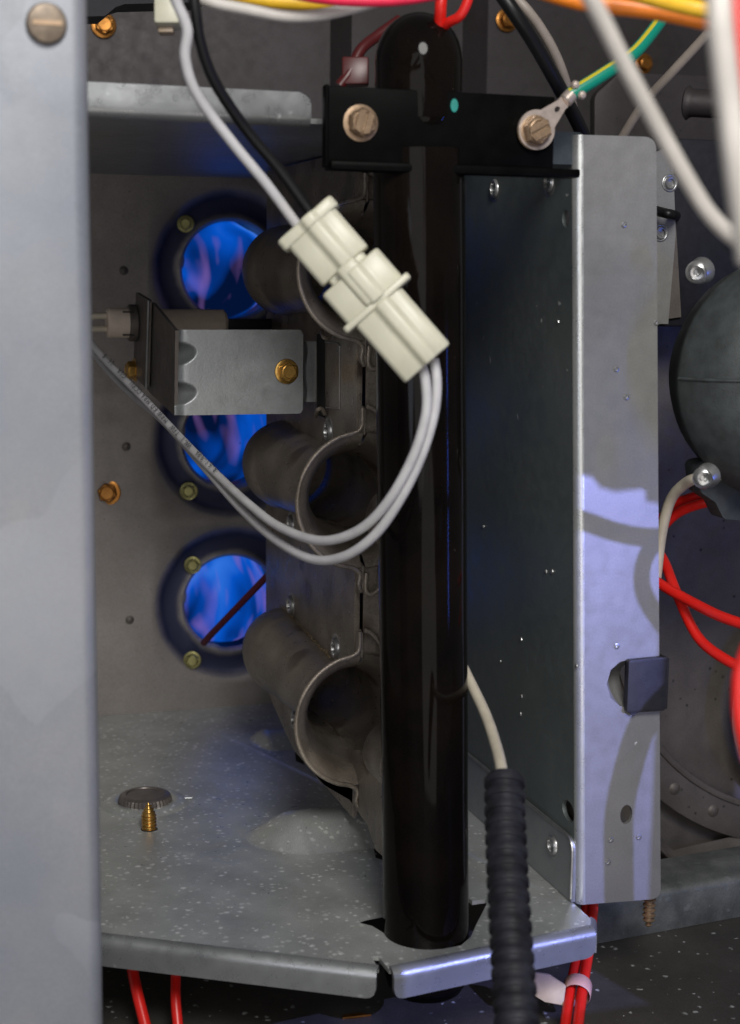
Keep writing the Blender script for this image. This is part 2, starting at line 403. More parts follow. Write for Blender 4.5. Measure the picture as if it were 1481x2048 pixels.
# cabinet floor and far cabinet walls
bm = bmesh.new(); box(bm, (-14, 12, -15.5), (40, 70, -15.3)); tag(obj('cabinet_floor', bm, 'cabfloor'), kind='structure')
bm = bmesh.new()
xs = [(-6, 47), (onY(668, 90, 46.6).x, 47), (onY(700, 90, 46.2).x, 46.0), (onY(925, 90, 46).x, 46.0), (onY(985, 90, 46.8).x, 47.2), (46, 47.2)]
for i in range(len(xs)-1):
    (a, ya), (b_, yb) = xs[i], xs[i+1]
    bm.faces.new([bm.verts.new(q) for q in ((a, ya, ZT+.1), (b_, yb, ZT+.1), (b_, yb, 22), (a, ya, 22))])
bmesh.ops.remove_doubles(bm, verts=bm.verts, dist=1e-4)
up_ = obj('rear_wall', bm, 'upper'); tag(up_, kind='structure')
bm = bmesh.new(); box(bm, (-14, 47.6, -15.3), (46, 47.8, ZT+.1)); tag(obj('lower_rear_wall', bm, 'dark_steel'), kind='structure')
inst(SCREW['orange_zinc'], 'screw', onY(208, 50, 46.9), NY, .36, up_, .2)
inst(SCREW['orange_zinc'], 'screw', onY(1015, 40, 47.1), NY, .36, up_, .7)
inst(SCREW['orange_zinc'], 'screw', onY(1288, 127, 47.1), NY, .32, up_, .4)

# ================================================================== vestibule panel
vp = empty('vestibule_panel', (6, YB, ZF), 'brown grey steel back panel with three round burner openings with navy shade painted around the edges', 'metal panel')
bm = bmesh.new()
prof = [(1.42, .42), (1.40, .30), (1.42, .20), (1.50, .13), (1.62, .17), (2.0, .20), (2.14, .16), (2.26, .05), (2.36, 0)]
hw = 2.465
for z in HZ:
    N = 64; prev = None
    for r, dy in prof+[(None, 0)]:
        ringv = []
        for i in range(N):
            a = 2*pi*i/N; c_, s_ = cos(a), sin(a)
            rr = (hw/max(abs(c_), abs(s_))) if r is None else r
            if r is not None and r < 1.5 and i in (30, 31, 44, 45): rr -= .05
            ringv.append(bm.verts.new((HX+rr*c_, YB+dy, z+rr*s_)))
        if prev:
            for i in range(N): bm.faces.new((prev[i], prev[(i+1) % N], ringv[(i+1) % N], ringv[i]))
        prev = ringv
zt, zb = HZ[0]+hw, HZ[2]-hw
for a, b_, c_, d_ in ((-2, HX-hw, ZF-.3, 3.2), (HX+hw, XW+.1, ZF-.3, 3.2), (HX-hw, HX+hw, zt, 3.2), (HX-hw, HX+hw, ZF-.3, zb)):
    bm.faces.new([bm.verts.new(q) for q in ((a, YB, c_), (b_, YB, c_), (b_, YB, d_), (a, YB, d_))])
bmesh.ops.recalc_face_normals(bm, faces=bm.faces)
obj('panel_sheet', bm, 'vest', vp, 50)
for i, z in enumerate(HZ):
    bm = bmesh.new(); lathe(bm, [(1.62, .25), (1.62, 3), (1.5, 9), (0, 9.2)], (HX, YB, z), (0, 1, 0), 40, cap=False)
    obj('heat_exchanger_tube', bm, 'dark_steel', vp)
for (x, y, mt, s, sp) in ((372, 448, 'olive_zinc', .24, .2), (378, 982, 'olive_zinc', .26, .4), (386, 1130, 'olive_zinc', .25, .9), (385, 1320, 'olive_zinc', .26, .1), (216, 985, 'orange_zinc', .36, .5)):
    inst(SCREW[mt], 'screw', onY(x, y, YB+.02), (-.25, -1, .05), s, vp, sp, 'orange hex screw at the panel left edge' if mt == 'orange_zinc' else None)
for (x, y) in ((248, 541), (253, 893), (260, 1240)): inst(DIMPLE, 'dimple', onY(x, y, YB), NY, .13, vp)
# flames
NM = ('blue gas flame filling the top opening above the igniter bracket', 'blue gas flame half hidden behind and below the igniter bracket', 'blue gas flame in the lowest opening crossed by the dark red rod')
for i, z in enumerate(HZ):
    bm = bmesh.new()
    rings = lathe(bm, [(.02, 4.6), (.5, 4.8), (.9, 5.2), (1.15, 5.7), (1.36, 6.3), (1.52, 7.4), (1.46, 10), (1.2, 13), (0, 13.5)], (10.0, 38.7, z), (0, 1, 0), 40, cap=False)
    for v in bm.verts:
        d = v.co-V((10, v.co.y, z)); k = 1+.05*sin(v.co.y*2.1+i+3*atan2(d.z, d.x)); v.co = V((10+(HX-10)*(v.co.y-38.7)/5.6, v.co.y, z))+d*k if v.co.y < 44.3 else V((HX, v.co.y, z))+d*k
    tag(obj('burner_flame', bm, flame('flame_blue', i+1), None, 180), NM[i], 'flame', 'flames behind the burner tubes')
# flame sensor rod across the lowest opening
bm = bmesh.new(); sweep(bm, [onY(565, 1122, 40.6), onY(535, 1152, 40.8), onY(420, 1272, 42.9), onY(408, 1286, 43.4)], .10, 10)
o = obj('flame_sensor', bm, 'glow_rod'); tag(o, 'thin dark red metal rod slanting across the lowest blue flame', 'rod')

# ================================================================== burner box
bb = empty('burner_box', (XW, YF, ZF), 'open galvanised sheet box with slotted shelf, dark side wall and bright upright flange', 'metal box')
# -- floor shelf
pe = V((10.06, 27.40)); 
fl0, fl1, fr0, fr1 = onZ(120, 1862, ZF), onZ(758, 1937, ZF), onZ(779, 1939, ZF), onZ(1181, 1856, ZF)
def fz(p): return V((p.x, p.y))
outer = [V((-1.5, YB-.02))]+[fz(fl0), fz(fl1), V((fl1.x+.02, fl1.y+.55)), V((fr0.x-.02, fr0.y+.6)), fz(fr0), fz(fr1), V((XW-.05, fr1.y+.4)), V((XW-.05, YB-.02))]
# keyhole for the pipe: round, with a pointed notch on each side
hole = []
for q in ((716, 1838), (722, 1846), (745, 1852), (765, 1864), (785, 1880), (810, 1892), (845, 1898), (885, 1898), (922, 1891), (942, 1874), (955, 1845), (974, 1808), (972, 1798), (945, 1802), (925, 1785), (860, 1765), (800, 1780), (768, 1826), (735, 1832)):
    p = onZ(q[0], q[1], ZF); hole.append(V((p.x, p.y)))
# openings beside the two pressed humps
h1 = [onZ(*q, ZF) for q in ((700, 1592), (716, 1600), (735, 1640), (746, 1690), (752, 1716), (775, 1722), (775, 1700), (762, 1660), (735, 1598), (712, 1588))]
h2 = [onZ(*q, ZF) for q in ((566, 1442), (580, 1462), (590, 1500), (592, 1522), (610, 1530), (603, 1490), (590, 1450), (572, 1436))]
bm = bmesh.new()
plate(bm, outer, [hole, [fz(p) for p in h1], [fz(p) for p in h2]], lambda u, v, w: V((u, v, ZF-w)), .09)
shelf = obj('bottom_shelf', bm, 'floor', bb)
# -- humps
def hump(cpx, L, Wd, H, rmat='floor'):
    c0 = onZ(cpx[0], cpx[1], ZF)
    bm = bmesh.new()
    def fn(u, v):
        x = u; y = v*2-1
        end = min(1, max(0, x/.42)); e = end*end*(3-2*end)
        yy = y*(.45+.55*e)
        return V((c0.x-L+L*x, c0.y+yy*Wd, ZF-.01+H*e*cos(pi*y/2)**1.15))
    gridmesh(bm, fn, 30, 24); bmesh.ops.recalc_face_normals(bm, faces=bm.faces)
    return obj('pressed_hump', bm, rmat, bb, 60)
hump((741, 1655), 3.1, 1.3, .55); hump((589, 1478), 1.3, 1.0, .33)
# -- bent lips of the shelf
def lip(a, b, name, r=.14, drop=.52, mat='lip', e0=True, e1=True):
    a, b = V(a), V(b); d = (b-a).normalized(); out = V((d.y, -d.x, 0)).normalized()
    if out.y > 0: out = -out
    L = (b-a).length; bm = bmesh.new(); prof = [(0, 0)]+[(r*sin(t*pi/12), -r+r*cos(t*pi/12)) for t in range(1, 7)]
    st = [0, .04, .1, .2]; st += [L*.25, L*.5, L*.75] if L > 1.5 else []; st += [L-.2, L-.1, L-.04, L]
    rows = []
    for s in st:
        c = 1
        if (s < .2 and e0): c = 1-.0
        k = min(s, L-s); dr = drop
        if k < .2 and ((s < L/2 and e0) or (s >= L/2 and e1)): dr = drop-.2+sqrt(max(0, .04-(.2-k)**2))
        col = [a+d*s+out*x+V((0, 0, z)) for x, z in prof]+[a+d*s+out*r+V((0, 0, -r-(dr-r)*q)) for q in (.3, .6, 1)]
        rows.append([bm.verts.new(p+V((0, 0, 0))) for p in col])
    for A, B in zip(rows, rows[1:]):
        for i in range(len(A)-1): bm.faces.new((A[i], B[i], B[i+1], A[i+1]))
    bmesh.ops.recalc_face_normals(bm, faces=bm.faces)
    ret = bmesh.ops.solidify(bm, geom=bm.faces[:], thickness=.08)
    return obj(name, bm, mat, bb, 50)
lip(fl0, fl1, 'shelf_lip'); lip(fr0, fr1, 'shelf_lip')
# short bent end of the shelf beside the flange
lip(fr1, V((XW-.02, fr1.y+.5, ZF)), 'shelf_end', e0=False)
# -- side wall with its bend, then the flange facing out
rb = .17; hB = onY(1180, 1808, YF).z; hT = onY(1180, 270, YF).z
xB_, xT_ = onY(1168, 1808, YF).x, onY(1164, 270, YF).x
def XWz(z): return XW+(xT_-xB_)*max(0, min(1.05, (z-hB)/(hT-hB)))
def onW(x, y, off=0):
    p = onX(x, y, XW)
    for _ in range(6): p = onX(x, y, XWz(p.z)+off)
    return p
bm = bmesh.new()
z0, z1 = ZF-.02, ZT+.0
prof = [(XW, YB), (XW, YF+rb)]+[(XW+rb-rb*cos(t*pi/16), YF+rb-rb*sin(t*pi/16)) for t in range(1, 9)]

rows = []
for k, (x, y) in enumerate(prof):
    lo, hi = (z0, z1) if k < 1 else (hB, hT)
    rows.append([bm.verts.new((x+XWz(lo+(hi-lo)*j/12)-XW, y, lo+(hi-lo)*j/12)) for j in range(13)])
bmesh.ops.delete(bm, geom=rows[0], context='VERTS')
for A, B in zip(rows[1:], rows[2:]):
    for j in range(12): bm.faces.new((A[j], B[j], B[j+1], A[j+1]))
bmesh.ops.recalc_face_normals(bm, faces=bm.faces)
M['bend'] = metal('bend_highlight', (.50, .52, .52), (.60, .61, .61), .7, .30, .1, .5)  # lighter than the flange: the bend's highlight is put into its colour
obj('flange_bend', bm, 'bend', bb, 60)
def yz(x, y, X=XW): p = onW(x, y) if X == XW else onX(x, y, X); return V((p.y, p.z))
bm = bmesh.new()
wall = [V((YB, ZF)), V((YF+rb, hB)), V((YF+rb, hT)), V((33.2, ZT-.1)), V((YB, ZT))]
c1_ = yz(1132, 437); c2_ = yz(1137, 1622)
plate(bm, wall, [circ(c1_.x, c1_.y, .17, .17, 20), circ(c2_.x, c2_.y, .30, .22, 20)], lambda u, v, w_: V((XWz(v)+w_, u, v)), .09)
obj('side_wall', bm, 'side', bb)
for c_, s_ in ((c1_, .22), (c2_, .34)):
    bm = bmesh.new(); x_ = XWz(c_.y)+.25; box(bm, (x_, max(c_.x-s_*1.5, YF+.25), c_.y-s_*1.5), (x_+.05, c_.x+s_*1.5, c_.y+s_*1.5)); obj('backing', bm, 'dark_steel', bb)
def xz(x, y, Y=YF): p = onY(x, y, Y); return V((p.x, p.z))
fo = [xz(1189, 1811), xz(1189, 270), xz(1313, 274), xz(1322, 1797)]
fo[0].x = XWz(hB)+rb; fo[1].x = XWz(hT)+rb; fo[0].y = hB; fo[1].y = hT
ho = xz(1253, 1629); hc = xz(1262, 1368)
clipcut = [xz(*q) for q in ((1262, 1318), (1240, 1324), (1222, 1340), (1214, 1368), (1222, 1396), (1240, 1412), (1262, 1418), (1300, 1416), (1300, 1320))]
bm = bmesh.new(); plate(bm, rpoly(fo, [0, 0, .28, .22], 8), [circ(ho.x, ho.y, .14, .21, 20), clipcut], XZ(YF), .09)
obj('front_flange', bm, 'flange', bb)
for (x, y) in ((1248, 449), (1233, 738), (1253, 794), (1313, 645), (1234, 1292), (1222, 1679), (1278, 1674), (1216, 1724)):
    bm = bmesh.new(); lathe(bm, [(.055, 0), (.06, .02), (.035, .025), (.02, .005), (0, .0)], onY(x, y, YF), NY, 12, cap=False); obj('pock_mark', bm, 'clinch', bb)
for (x, y) in ((1117, 643), (967, 1053), (1043, 1278), (1154, 1331), (1044, 1392), (1042, 1428), (1105, 1143), (1093, 1143), (1002, 1323)):
    bm = bmesh.new(); s_ = random.uniform(.6, 1.2); lathe(bm, [(.05*s_, 0), (.045*s_, .02), (.02, .03), (0, .03)], onW(x, y), NX, 9, cap=False)
    for v in bm.verts: v.co.z = v.co.z+.35*random.uniform(-.06, .06)
    obj('zinc_fleck', bm, 'clinch', bb)
# shelf flange turned up against the side wall
bm = bmesh.new(); a = yz(1163, 1700, XW-.1); b_ = yz(950, 1515, XW-.1); zt_ = (a.y+b_.y)/2+.02
fp = rpoly([V((YB, ZF)), V((YF+.12, ZF+.02)), V((YF+.12, zt_)), V((YB, zt_))], [0, 0, .28, 0], 6)
plate(bm, fp, [], YZ(XW-.1), .09); obj('turned_up_edge', bm, 'bracket', bb)
bm = bmesh.new(); sweep(bm, [V((XW-.1, YB, zt_)), V((XW-.1, YF+.42, zt_))]+[V((XW-.1, YF+.42-.28*sin(t*pi/12), zt_-.28+.28*cos(t*pi/12))) for t in range(1, 7)]+[V((XW-.1, YF+.14, ZF+.1))], .035, 8)
obj('edge_bead', bm, 'clinch', bb)
inst(RIVET, 'clinch_button', onX(1106, 1690, XW-.1), NX, .27, bb)
inst(RIVET, 'clinch_button', onW(990, 377), NX, .25, bb); inst(RIVET, 'clinch_button', onW(1099, 364), NX, .25, bb)
# -- top shelf with its upturned lip
yl = onZ(620, 246, ZT).y
bm = bmesh.new(); plate(bm, [V((-1.5, yl+.1)), V((11.9, yl+.1)), V((11.9, 33.2)), V((XW-.02, 33.2)), V((XW-.02, YB-.02)), V((-1.5, YB-.02))], [], lambda u, v, w: V((u, v, ZT+w)), .09)
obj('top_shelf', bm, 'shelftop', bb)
bm = bmesh.new(); xr = onY(621, 215, yl).x; zr = onY(560, 183, yl).z; r = .13
rows = []
for x_, lim in [(-1.5, 0)]+[(1+k, 0) for k in range(6)]+[(xr-.22, 0), (xr-.15, .03), (xr-.08, .07), (xr-.03, .12), (xr, .2)]:
    pr = [(r-r*sin(t*pi/12)*1, ZT+r-r*cos(t*pi/12)) for t in range(0, 7)]
    col = [V((x_, yl+y_, z_)) for y_, z_ in pr]+[V((x_, yl, ZT+r+(zr-lim-ZT-r)*q)) for q in (.33, .66, 1)]
    rows.append([bm.verts.new(p) for p in col])
for A, B in zip(rows, rows[1:]):
    for i in range(len(A)-1): bm.faces.new((A[i], B[i], B[i+1], A[i+1]))
bmesh.ops.recalc_face_normals(bm, faces=bm.faces); bmesh.ops.solidify(bm, geom=bm.faces[:], thickness=.07)
obj('top_lip', bm, 'lip', bb, 50)
# stiffening crease right of the lip and the plate seen beside the cross bar
bm = bmesh.new(); q0, q1 = xz(1095, 262, 27.9), xz(1162, 330, 27.9)
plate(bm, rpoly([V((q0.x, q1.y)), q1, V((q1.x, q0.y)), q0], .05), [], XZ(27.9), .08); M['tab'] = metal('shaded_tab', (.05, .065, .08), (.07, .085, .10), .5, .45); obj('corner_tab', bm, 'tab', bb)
# -- knurled plug, its cut-out and the screw tip
pc = onZ(291, 1608, ZF)
bm = bmesh.new(); lathe(bm, [(.80, .012), (.62, .014)], pc, (0, 0, 1), 40, cap=False); obj('plug_contact_shade', bm, 'dark_steel', bb); bm = bmesh.new(); pr = [(.62, -.1), (.63, .14), (.60, .23), (.53, .27), (.47, .27), (.45, .24), (0, .25)]  # flat dark ring paints the contact shade around the plug
lathe(bm, pr, pc, (0, 0, 1), 80, cap=False)
for v in bm.verts:
    d = v.co-pc; d.z = 0
    if d.length > .58: v.co += d.normalized()*(.022 if round((atan2(d.y, d.x))/(2*pi)*80) % 2 else -.005)
obj('knockout_plug', bm, 'plug', bb)
bm = bmesh.new(); lathe(bm, [(1.08, .0), (.98, .05), (.84, .09), (.70, .09), (.64, .03)], pc+V((0, .1, 0)), (0, 0, 1), 40, cap=False); obj('pressed_ring', bm, 'floor', bb, 60)
bm = bmesh.new(); sweep(bm, [onZ(345, 1600, ZF)+V((0, 0, .03)), onZ(385, 1598, ZF)+V((0, 0, .03))], .022, 6); obj('cut_edge', bm, 'bracket', bb); bm = bmesh.new(); sweep(bm, [onZ(207, 1604, ZF)+V((0, 0, .03)), onZ(232, 1600, ZF)+V((0, 0, .02))], .03, 6)
obj('cut_edge', bm, 'bracket', bb)
sb = onZ(299, 1658, ZF); bm = bmesh.new(); lathe(bm, [(.20, .0), (.19, .012), (0, .012)], sb, (0, 0, 1), 24, cap=False); obj('screw_hole', bm, 'dark_hole', bb); bm = bmesh.new(); pr = []
for i in range(49):
    t = i/48; env = .15 if t < .55 else .15*(1-(t-.55)/.45)**.8; pr.append((max(env+(.028*(1 if (i % 6) < 2 else -.4) if t < .9 else 0), .004), t*.66))
lathe(bm, pr, sb, (-.03, -.05, 1), 18, cap=False); obj('screw_tip', bm, 'gold', bb, 50)

# ================================================================== burner assembly
XB = 10.0
ba = empty('burner_assembly', (XB, 33, ZF), 'row of three brown steel burner tubes with flared mouths joined by a flat web', 'gas burner')
YM = 31.6; YR = 38.7; YE = onX(537, 1000, XB).y
def rt(y):
    if y > YR: return 0
    k = [(31.60, 1.50), (31.66, 1.42), (31.78, 1.31), (32.0, 1.20), (32.4, 1.07), (33, .93), (33.7, .87), (34.5, .90), (36.4, 1.02), (37.4, 1.05), (37.55, 1.10), (37.9, 1.13), (38.4, 1.12), (38.7, 1.06)]
    for (a, ra), (b_, rb_) in zip(k, k[1:]):
        if y <= b_: return ra+(rb_-ra)*(y-a)/(b_-a)
    return 1.06
ys = [31.60, 31.63, 31.66, 31.72, 31.78, 31.88, 32.0, 32.2, 32.4, 32.7, 33, 33.7, 34.5, 35.4, 36.4, 37, 37.4, 37.47, 37.55, 37.7, 37.9, 38.1, 38.4, 38.55, 38.7]
TN = ('top burner tube, half hidden behind the white connector', 'middle burner tube below the igniter bracket', 'lowest burner tube with brown dust along its seam')
for i, z in enumerate(HZ):
    t = bpy.data.objects.new('burner_tube', None); COL.objects.link(t); t.parent = ba; t.location = V((XB, YM, z))-WL[ba.name]; WL[t.name] = V((XB, YM, z)); t['label'] = TN[i]
    for side in (-1, 1):
        bm = bmesh.new(); rows = []
        for y in ys:
            r = rt(y); row = []
            for k in range(33):
                a = pi*k/32; x_ = max(.045, sin(a)*r); zz = cos(a)*r
                row.append(bm.verts.new((XB+side*x_, y, z+zz)))
            rows.append(row)
        for A, B in zip(rows, rows[1:]):
            for k in range(32): bm.faces.new((A[k], A[k+1], B[k+1], B[k]))
        bmesh.ops.recalc_face_normals(bm, faces=bm.faces)
        if (bm.faces[200].normal.x > 0) != (side > 0): bmesh.ops.reverse_faces(bm, faces=bm.faces)
        bmesh.ops.solidify(bm, geom=bm.faces[:], thickness=.05)
        obj('tube_half', bm, 'steel', t, 50)
        bm = bmesh.new()       # rolled rim that runs out into the little ears at the seam
        pts = [V((XB+side*.06, YM-.02, z+2.02)), V((XB+side*.07, YM-.02, z+1.62))] if side < 0 else [V((XB+.05, YM-.02, z+2.04)), V((XB+.22, YM-.02, z+1.96)), V((XB+.42, YM-.02, z+1.7)), V((XB+.50, YM-.02, z+1.48))]
        a0 = 9 if side < 0 else 22
        for k in range(15):
            a = radians(a0+(180-2*a0)*k/14); pts.append(V((XB+side*sin(a)*1.5, YM-.02, z+cos(a)*1.5)))
        pts += [V((XB+side*.07, YM-.02, z-1.62)), V((XB+side*.10, YM-.02, z-1.85)), V((XB+side*.03, YM-.02, z-2.02))] if side < 0 else [V((XB+.46, YM-.02, z-1.55)), V((XB+.42, YM-.02, z-1.9)), V((XB+.2, YM-.02, z-2.08)), V((XB+.06, YM-.02, z-1.98)), V((XB+.07, YM-.02, z-1.6))]
        sweep(bm, crv(pts, 5), .055, 8); obj('rolled_rim', bm, 'steel', t, 60)
    for s in (1, -1):          # pinched ears above and below the mouth: short vertical folds
        bm = bmesh.new(); ear = [V((YM-.05, z+s*1.44)), V((YM-.05, z+s*1.98)), V((YM+.10, z+s*2.05)), V((YM+1.3, z+s*1.55)), V((YM+1.3, z+s*1.05))]
        if s < 0: ear = ear[::-1]
        plate(bm, ear, [], YZ(XB-.03), .03); obj('seam_fold', bm, 'steel', t)
    bm = bmesh.new(); zz = z+.02    # filler between the flare and the right-hand ear loop
for i, z in enumerate(HZ):       # perforated baffle inside each tube's rear, added to hold back the flames' blue light
    bm = bmesh.new(); hs = [circ(XB, z, .16, .16, 12)]+[circ(XB+.55*cos(k*pi/4), z+.55*sin(k*pi/4), .11, .11, 10) for k in range(8)]
    plate(bm, circ(XB, z, 1.03, 1.03, 40), hs, XZ(38.1), .08); obj('flame_light_baffle', bm, 'steel', ba)
# web between the tubes
bm = bmesh.new()
tops = [(ZT-.05, None, 0), (None, 0, 1), (None, 1, 2), (None, 2, None)]
Ys = [y for y in ys if y >= 31.9]+[38.72, 39.2, YE]
def webstrip(ztop, zbot):
    A = []; 
    for y in Ys:
        a, b_ = ztop(y), zbot(y); A.append([bm.verts.new((XB+o_, y, a+(b_-a)*k/6)) for o_ in (-.06, .06) for k in range(7)])
    for p, q in zip(A, A[1:]):
        for k in range(6):
            bm.faces.new((p[k], q[k], q[k+1], p[k+1])); bm.faces.new((p[7+k], p[8+k], q[8+k], q[7+k]))
        bm.faces.new((p[0], p[7], q[7], q[0])); bm.faces.new((p[6], q[6], q[13], p[13]))
    for p in (A[0], A[-1]):
        for k in range(6): bm.faces.new((p[k], p[k+1], p[8+k], p[7+k]))
def rtt(y): return max(rt(y)-.03, .02)
webstrip(lambda y: ZT-.05, lambda y: HZ[0]+rtt(y)); webstrip(lambda y: HZ[0]-rtt(y), lambda y: HZ[1]+rtt(y)); webstrip(lambda y: HZ[1]-rtt(y), lambda y: HZ[2]+rtt(y))
webstrip(lambda y: HZ[2]-rtt(y), lambda y: min(HZ[2]-rtt(y)-.02, -12.15+.85*max(0, (y-37)/3)**1.2))
bmesh.ops.recalc_face_normals(bm, faces=bm.faces); obj('web_plate', bm, 'steel', ba, 40)
for a, b_ in ((ZT-.1, HZ[0]+1.16), (HZ[0]-1.16, HZ[1]+1.16), (HZ[1]-1.16, HZ[2]+1.16)):
    bm = bmesh.new(); box(bm, (10.5, 32.1, b_), (10.56, 40, a)); obj('right_web', bm, 'steel', ba, bevel=.02)
bm = bmesh.new(); plate(bm, [V((10.07, -12.0)), V((11.5, -12.0)), V((11.5, 2.5)), V((10.07, 2.5))], [circ(XB+.03, z, 1.46, 1.46, 48) for z in HZ], XZ(31.74), .05)
obj('mouth_flange', bm, 'steel', ba)
# bottom foot of the web that runs forward below the lowest mouth
bm = bmesh.new(); ft = [onX(*q, XB-.06) for q in ((600, 1500), (760, 1500), (772, 1718), (752, 1700), (735, 1650), (700, 1600), (640, 1565))]
plate(bm, [V((p.y, p.z)) for p in ft], [], YZ(XB-.06), .1); obj('web_foot', bm, 'steel', ba)
for (x, y) in ((657, 862), (582, 1049), (582, 1210), (672, 1296), (591, 1441)):
    inst(RIVET, 'clinch_button', onX(x, y, XB-.07), NX, .30, ba)
# rectangular slot with its struck-out tab edge beside the bracket
bm = bmesh.new(); sl_ = [onX(*q, XB-.08) for q in ((650, 684), (676, 686), (680, 692), (679, 818), (652, 815))]
sweep(bm, sl_, .014, 6); obj('slot_edge', bm, 'clinch', ba)
bm = bmesh.new(); sl_ = [onX(*q, XB-.075) for q in ((634, 668), (649, 668), (650, 836), (634, 830))]
plate(bm, [V((p.y, p.z)) for p in sl_], [], YZ(XB-.075), .01); obj('slot', bm, 'dark_hole', ba)
for (x, y, s) in ((652, 668, 1), (640, 826, -1)):
    bm = bmesh.new(); sweep(bm, crv([onX(x-8, y-6*s, XB-.25), onX(x-4, y+6*s, XB-.3), onX(x+4, y+8*s, XB-.2), onX(x+10, y-2*s, XB-.1)]), .05, 8); obj('slot_hook', bm, 'steel', ba)
# crusty weld dust on the lowest tube
bm = bmesh.new()
for k in range(420):
    t = random.random(); q = (560+t*105, 1226+t*112); y_ = onX(*q, XB-.07).y
    j = random.gauss(0, .05); zc = HZ[2]+rt(y_)+.02+abs(j)
    c_ = V((XB-.08-random.random()*.05, y_, zc)); s_ = random.uniform(.008, .025)
    a = [bm.verts.new(c_+V((random.uniform(-1, 1), random.uniform(-1, 1), random.uniform(-1, 1)))*s_) for _ in range(4)]
    for f in ((0, 1, 2), (0, 2, 3), (0, 3, 1), (1, 3, 2)): bm.faces.new([a[i] for i in f])
M['dust'] = plain('brown_dust', (.22, .16, .09), .9)
d_ = obj('crusty_dust', bm, 'dust', ba, 10); d_['kind'] = 'stuff'

# ================================================================== igniter and its bracket
ib = empty('igniter_bracket', onY(480, 830, 35), 'light grey zinc bracket with two dimpled corners and a gold hex screw', 'bracket')
YP = 35.0
A0, A1 = onY(352, 661, YP), onY(607, 658, YP); B0, B1 = onY(350, 831, YP), onY(607, 827, YP)
XL = (A0.x+B0.x)/2; XR = A1.x; zt0, zb0 = (A0.z+A1.z)/2, (B0.z+B1.z)/2
dents = [V((onY(368, 708, YP).x, onY(368, 708, YP).z)), V((onY(366, 788, YP).x, onY(366, 788, YP).z))]
bm = bmesh.new()
def pf(u, v):
    x = XL+(XR-XL)*u; z = zb0+(zt0-zb0)*v; y = YP
    if u > .97: 
        k = (u-.97)/.03; z = max(min(z, zt0-.09*k*k), zb0+.09*k*k)
    for d in dents:
        dx = (x-(XL-.02))/(.50+.10*(z-d.y)/.3); dz = (z-d.y)/.27; q = dx*dx+dz*dz
        if q < 1: y += .30*(1-q)**.9*(1 if dx < 1 else 0)
    e_ = exp(-((x-XL)/.13)**2); y += .12*e_
    return V((x, y, z))
gridmesh(bm, pf, 90, 60); bmesh.ops.recalc_face_normals(bm, faces=bm.faces); 
if bm.faces[0].normal.y > 0: bmesh.ops.reverse_faces(bm, faces=bm.faces)
bmesh.ops.solidify(bm, geom=bm.faces[:], thickness=.08); obj('face_plate', bm, 'bracket', ib, 70)
# stepped tongue that hooks into the web
bm = bmesh.new(); ztg, zbg = onY(620, 684, YP).z, onY(620, 806, YP).z; L = XB+.02-XR
def tf(u, v):
    x = XR-.14+(L+.14)*u; z = zbg+(ztg-zbg)*v; st = min(1, max(0, (u-.15)/.35)); st = st*st*(3-2*st)
    wob = .06*sin(v*pi*3)*exp(-((u-.3)/.2)**2)
    return V((x+wob, YP+.015+.30*st, z*(1)+(v-.5)*-.0*u))
gridmesh(bm, tf, 24, 24); bmesh.ops.recalc_face_normals(bm, faces=bm.faces)
if bm.faces[0].normal.y > 0: bmesh.ops.reverse_faces(bm, faces=bm.faces)
bmesh.ops.solidify(bm, geom=bm.faces[:], thickness=.07); obj('tongue', bm, 'bracket', ib, 70)
inst(SCREW['gold'], 'screw', onY(574, 743, YP-.01), (.06, -1, 0), .285, ib, .25)
# side flange
YG = 40.0
bm = bmesh.new(); o_ = [onX(*q, XL) for q in ((351, 661), (306, 606), (296, 604), (293, 775), (300, 786), (349, 831))]
plate(bm, [V((p.y, p.z)) for p in o_], [], YZ(XL), .08); obj('side_flange', bm, 'dark_steel', ib)
bm = bmesh.new(); X2 = XL-.12; o_ = [onX(*q, X2) for q in ((272, 585), (297, 600), (292, 776), (267, 750))]
plate(bm, rpoly([V((p.y, p.z)) for p in o_], .1), [], YZ(X2), .09); obj('mounting_plate', bm, 'dark_steel', ib)
bm = bmesh.new(); sweep(bm, [onX(298, 601, X2-.02), onX(293, 780, X2-.02)], .032, 8); obj('plate_edge', bm, 'clinch', ib)
c_ = onX(270, 740, X2); inst(SCREW['gold'], 'screw', c_, (-1, -.12, 0), .30, ib, .1, 'gold hex screw on the side flange, seen from the side')
# igniter body
ig = empty('hot_surface_igniter', onX(270, 646, X2), 'cream ceramic igniter body passing through the bracket flange', 'igniter')
yi = onX(272, 646, X2).y-.15; zi = onY(272, 646, yi).z
def cylx(bm, x0, x1, r, ch=.03, n=40, z=zi): lathe(bm, [(r-ch, 0), (r, ch), (r, x1-x0-ch), (r-ch, x1-x0)], (x0, yi, z), (1, 0, 0), n)
xa, xb_, xc = onY(214, 646, yi).x, X2, onY(452, 646, yi).x
bm = bmesh.new(); cylx(bm, xa, X2-.1, .385, .05); obj('ceramic_tail', bm, 'ceramic', ig)
bm = bmesh.new(); cylx(bm, X2+.1, xc, .375, .08, z=zi-.02); obj('ceramic_body', bm, 'ceramic', ig)
bm = bmesh.new(); cylx(bm, X2-.22, X2-.0, .47, .03); obj('collar', bm, 'dark_steel', ig)
bm = bmesh.new(); box(bm, (xc-.1, yi-.06, zi-.28), (onY(556, 650, yi).x, yi+.06, zi+.12)); obj('element', bm, 'black_rubber', ig, bevel=.02)
for (dy, y0) in ((0, 632), (0, 658)):
    wire('lead', [onY(150, y0+4, yi), onY(190, y0, yi), onY(218, y0, yi)], .085, 'cream', parent=ig)
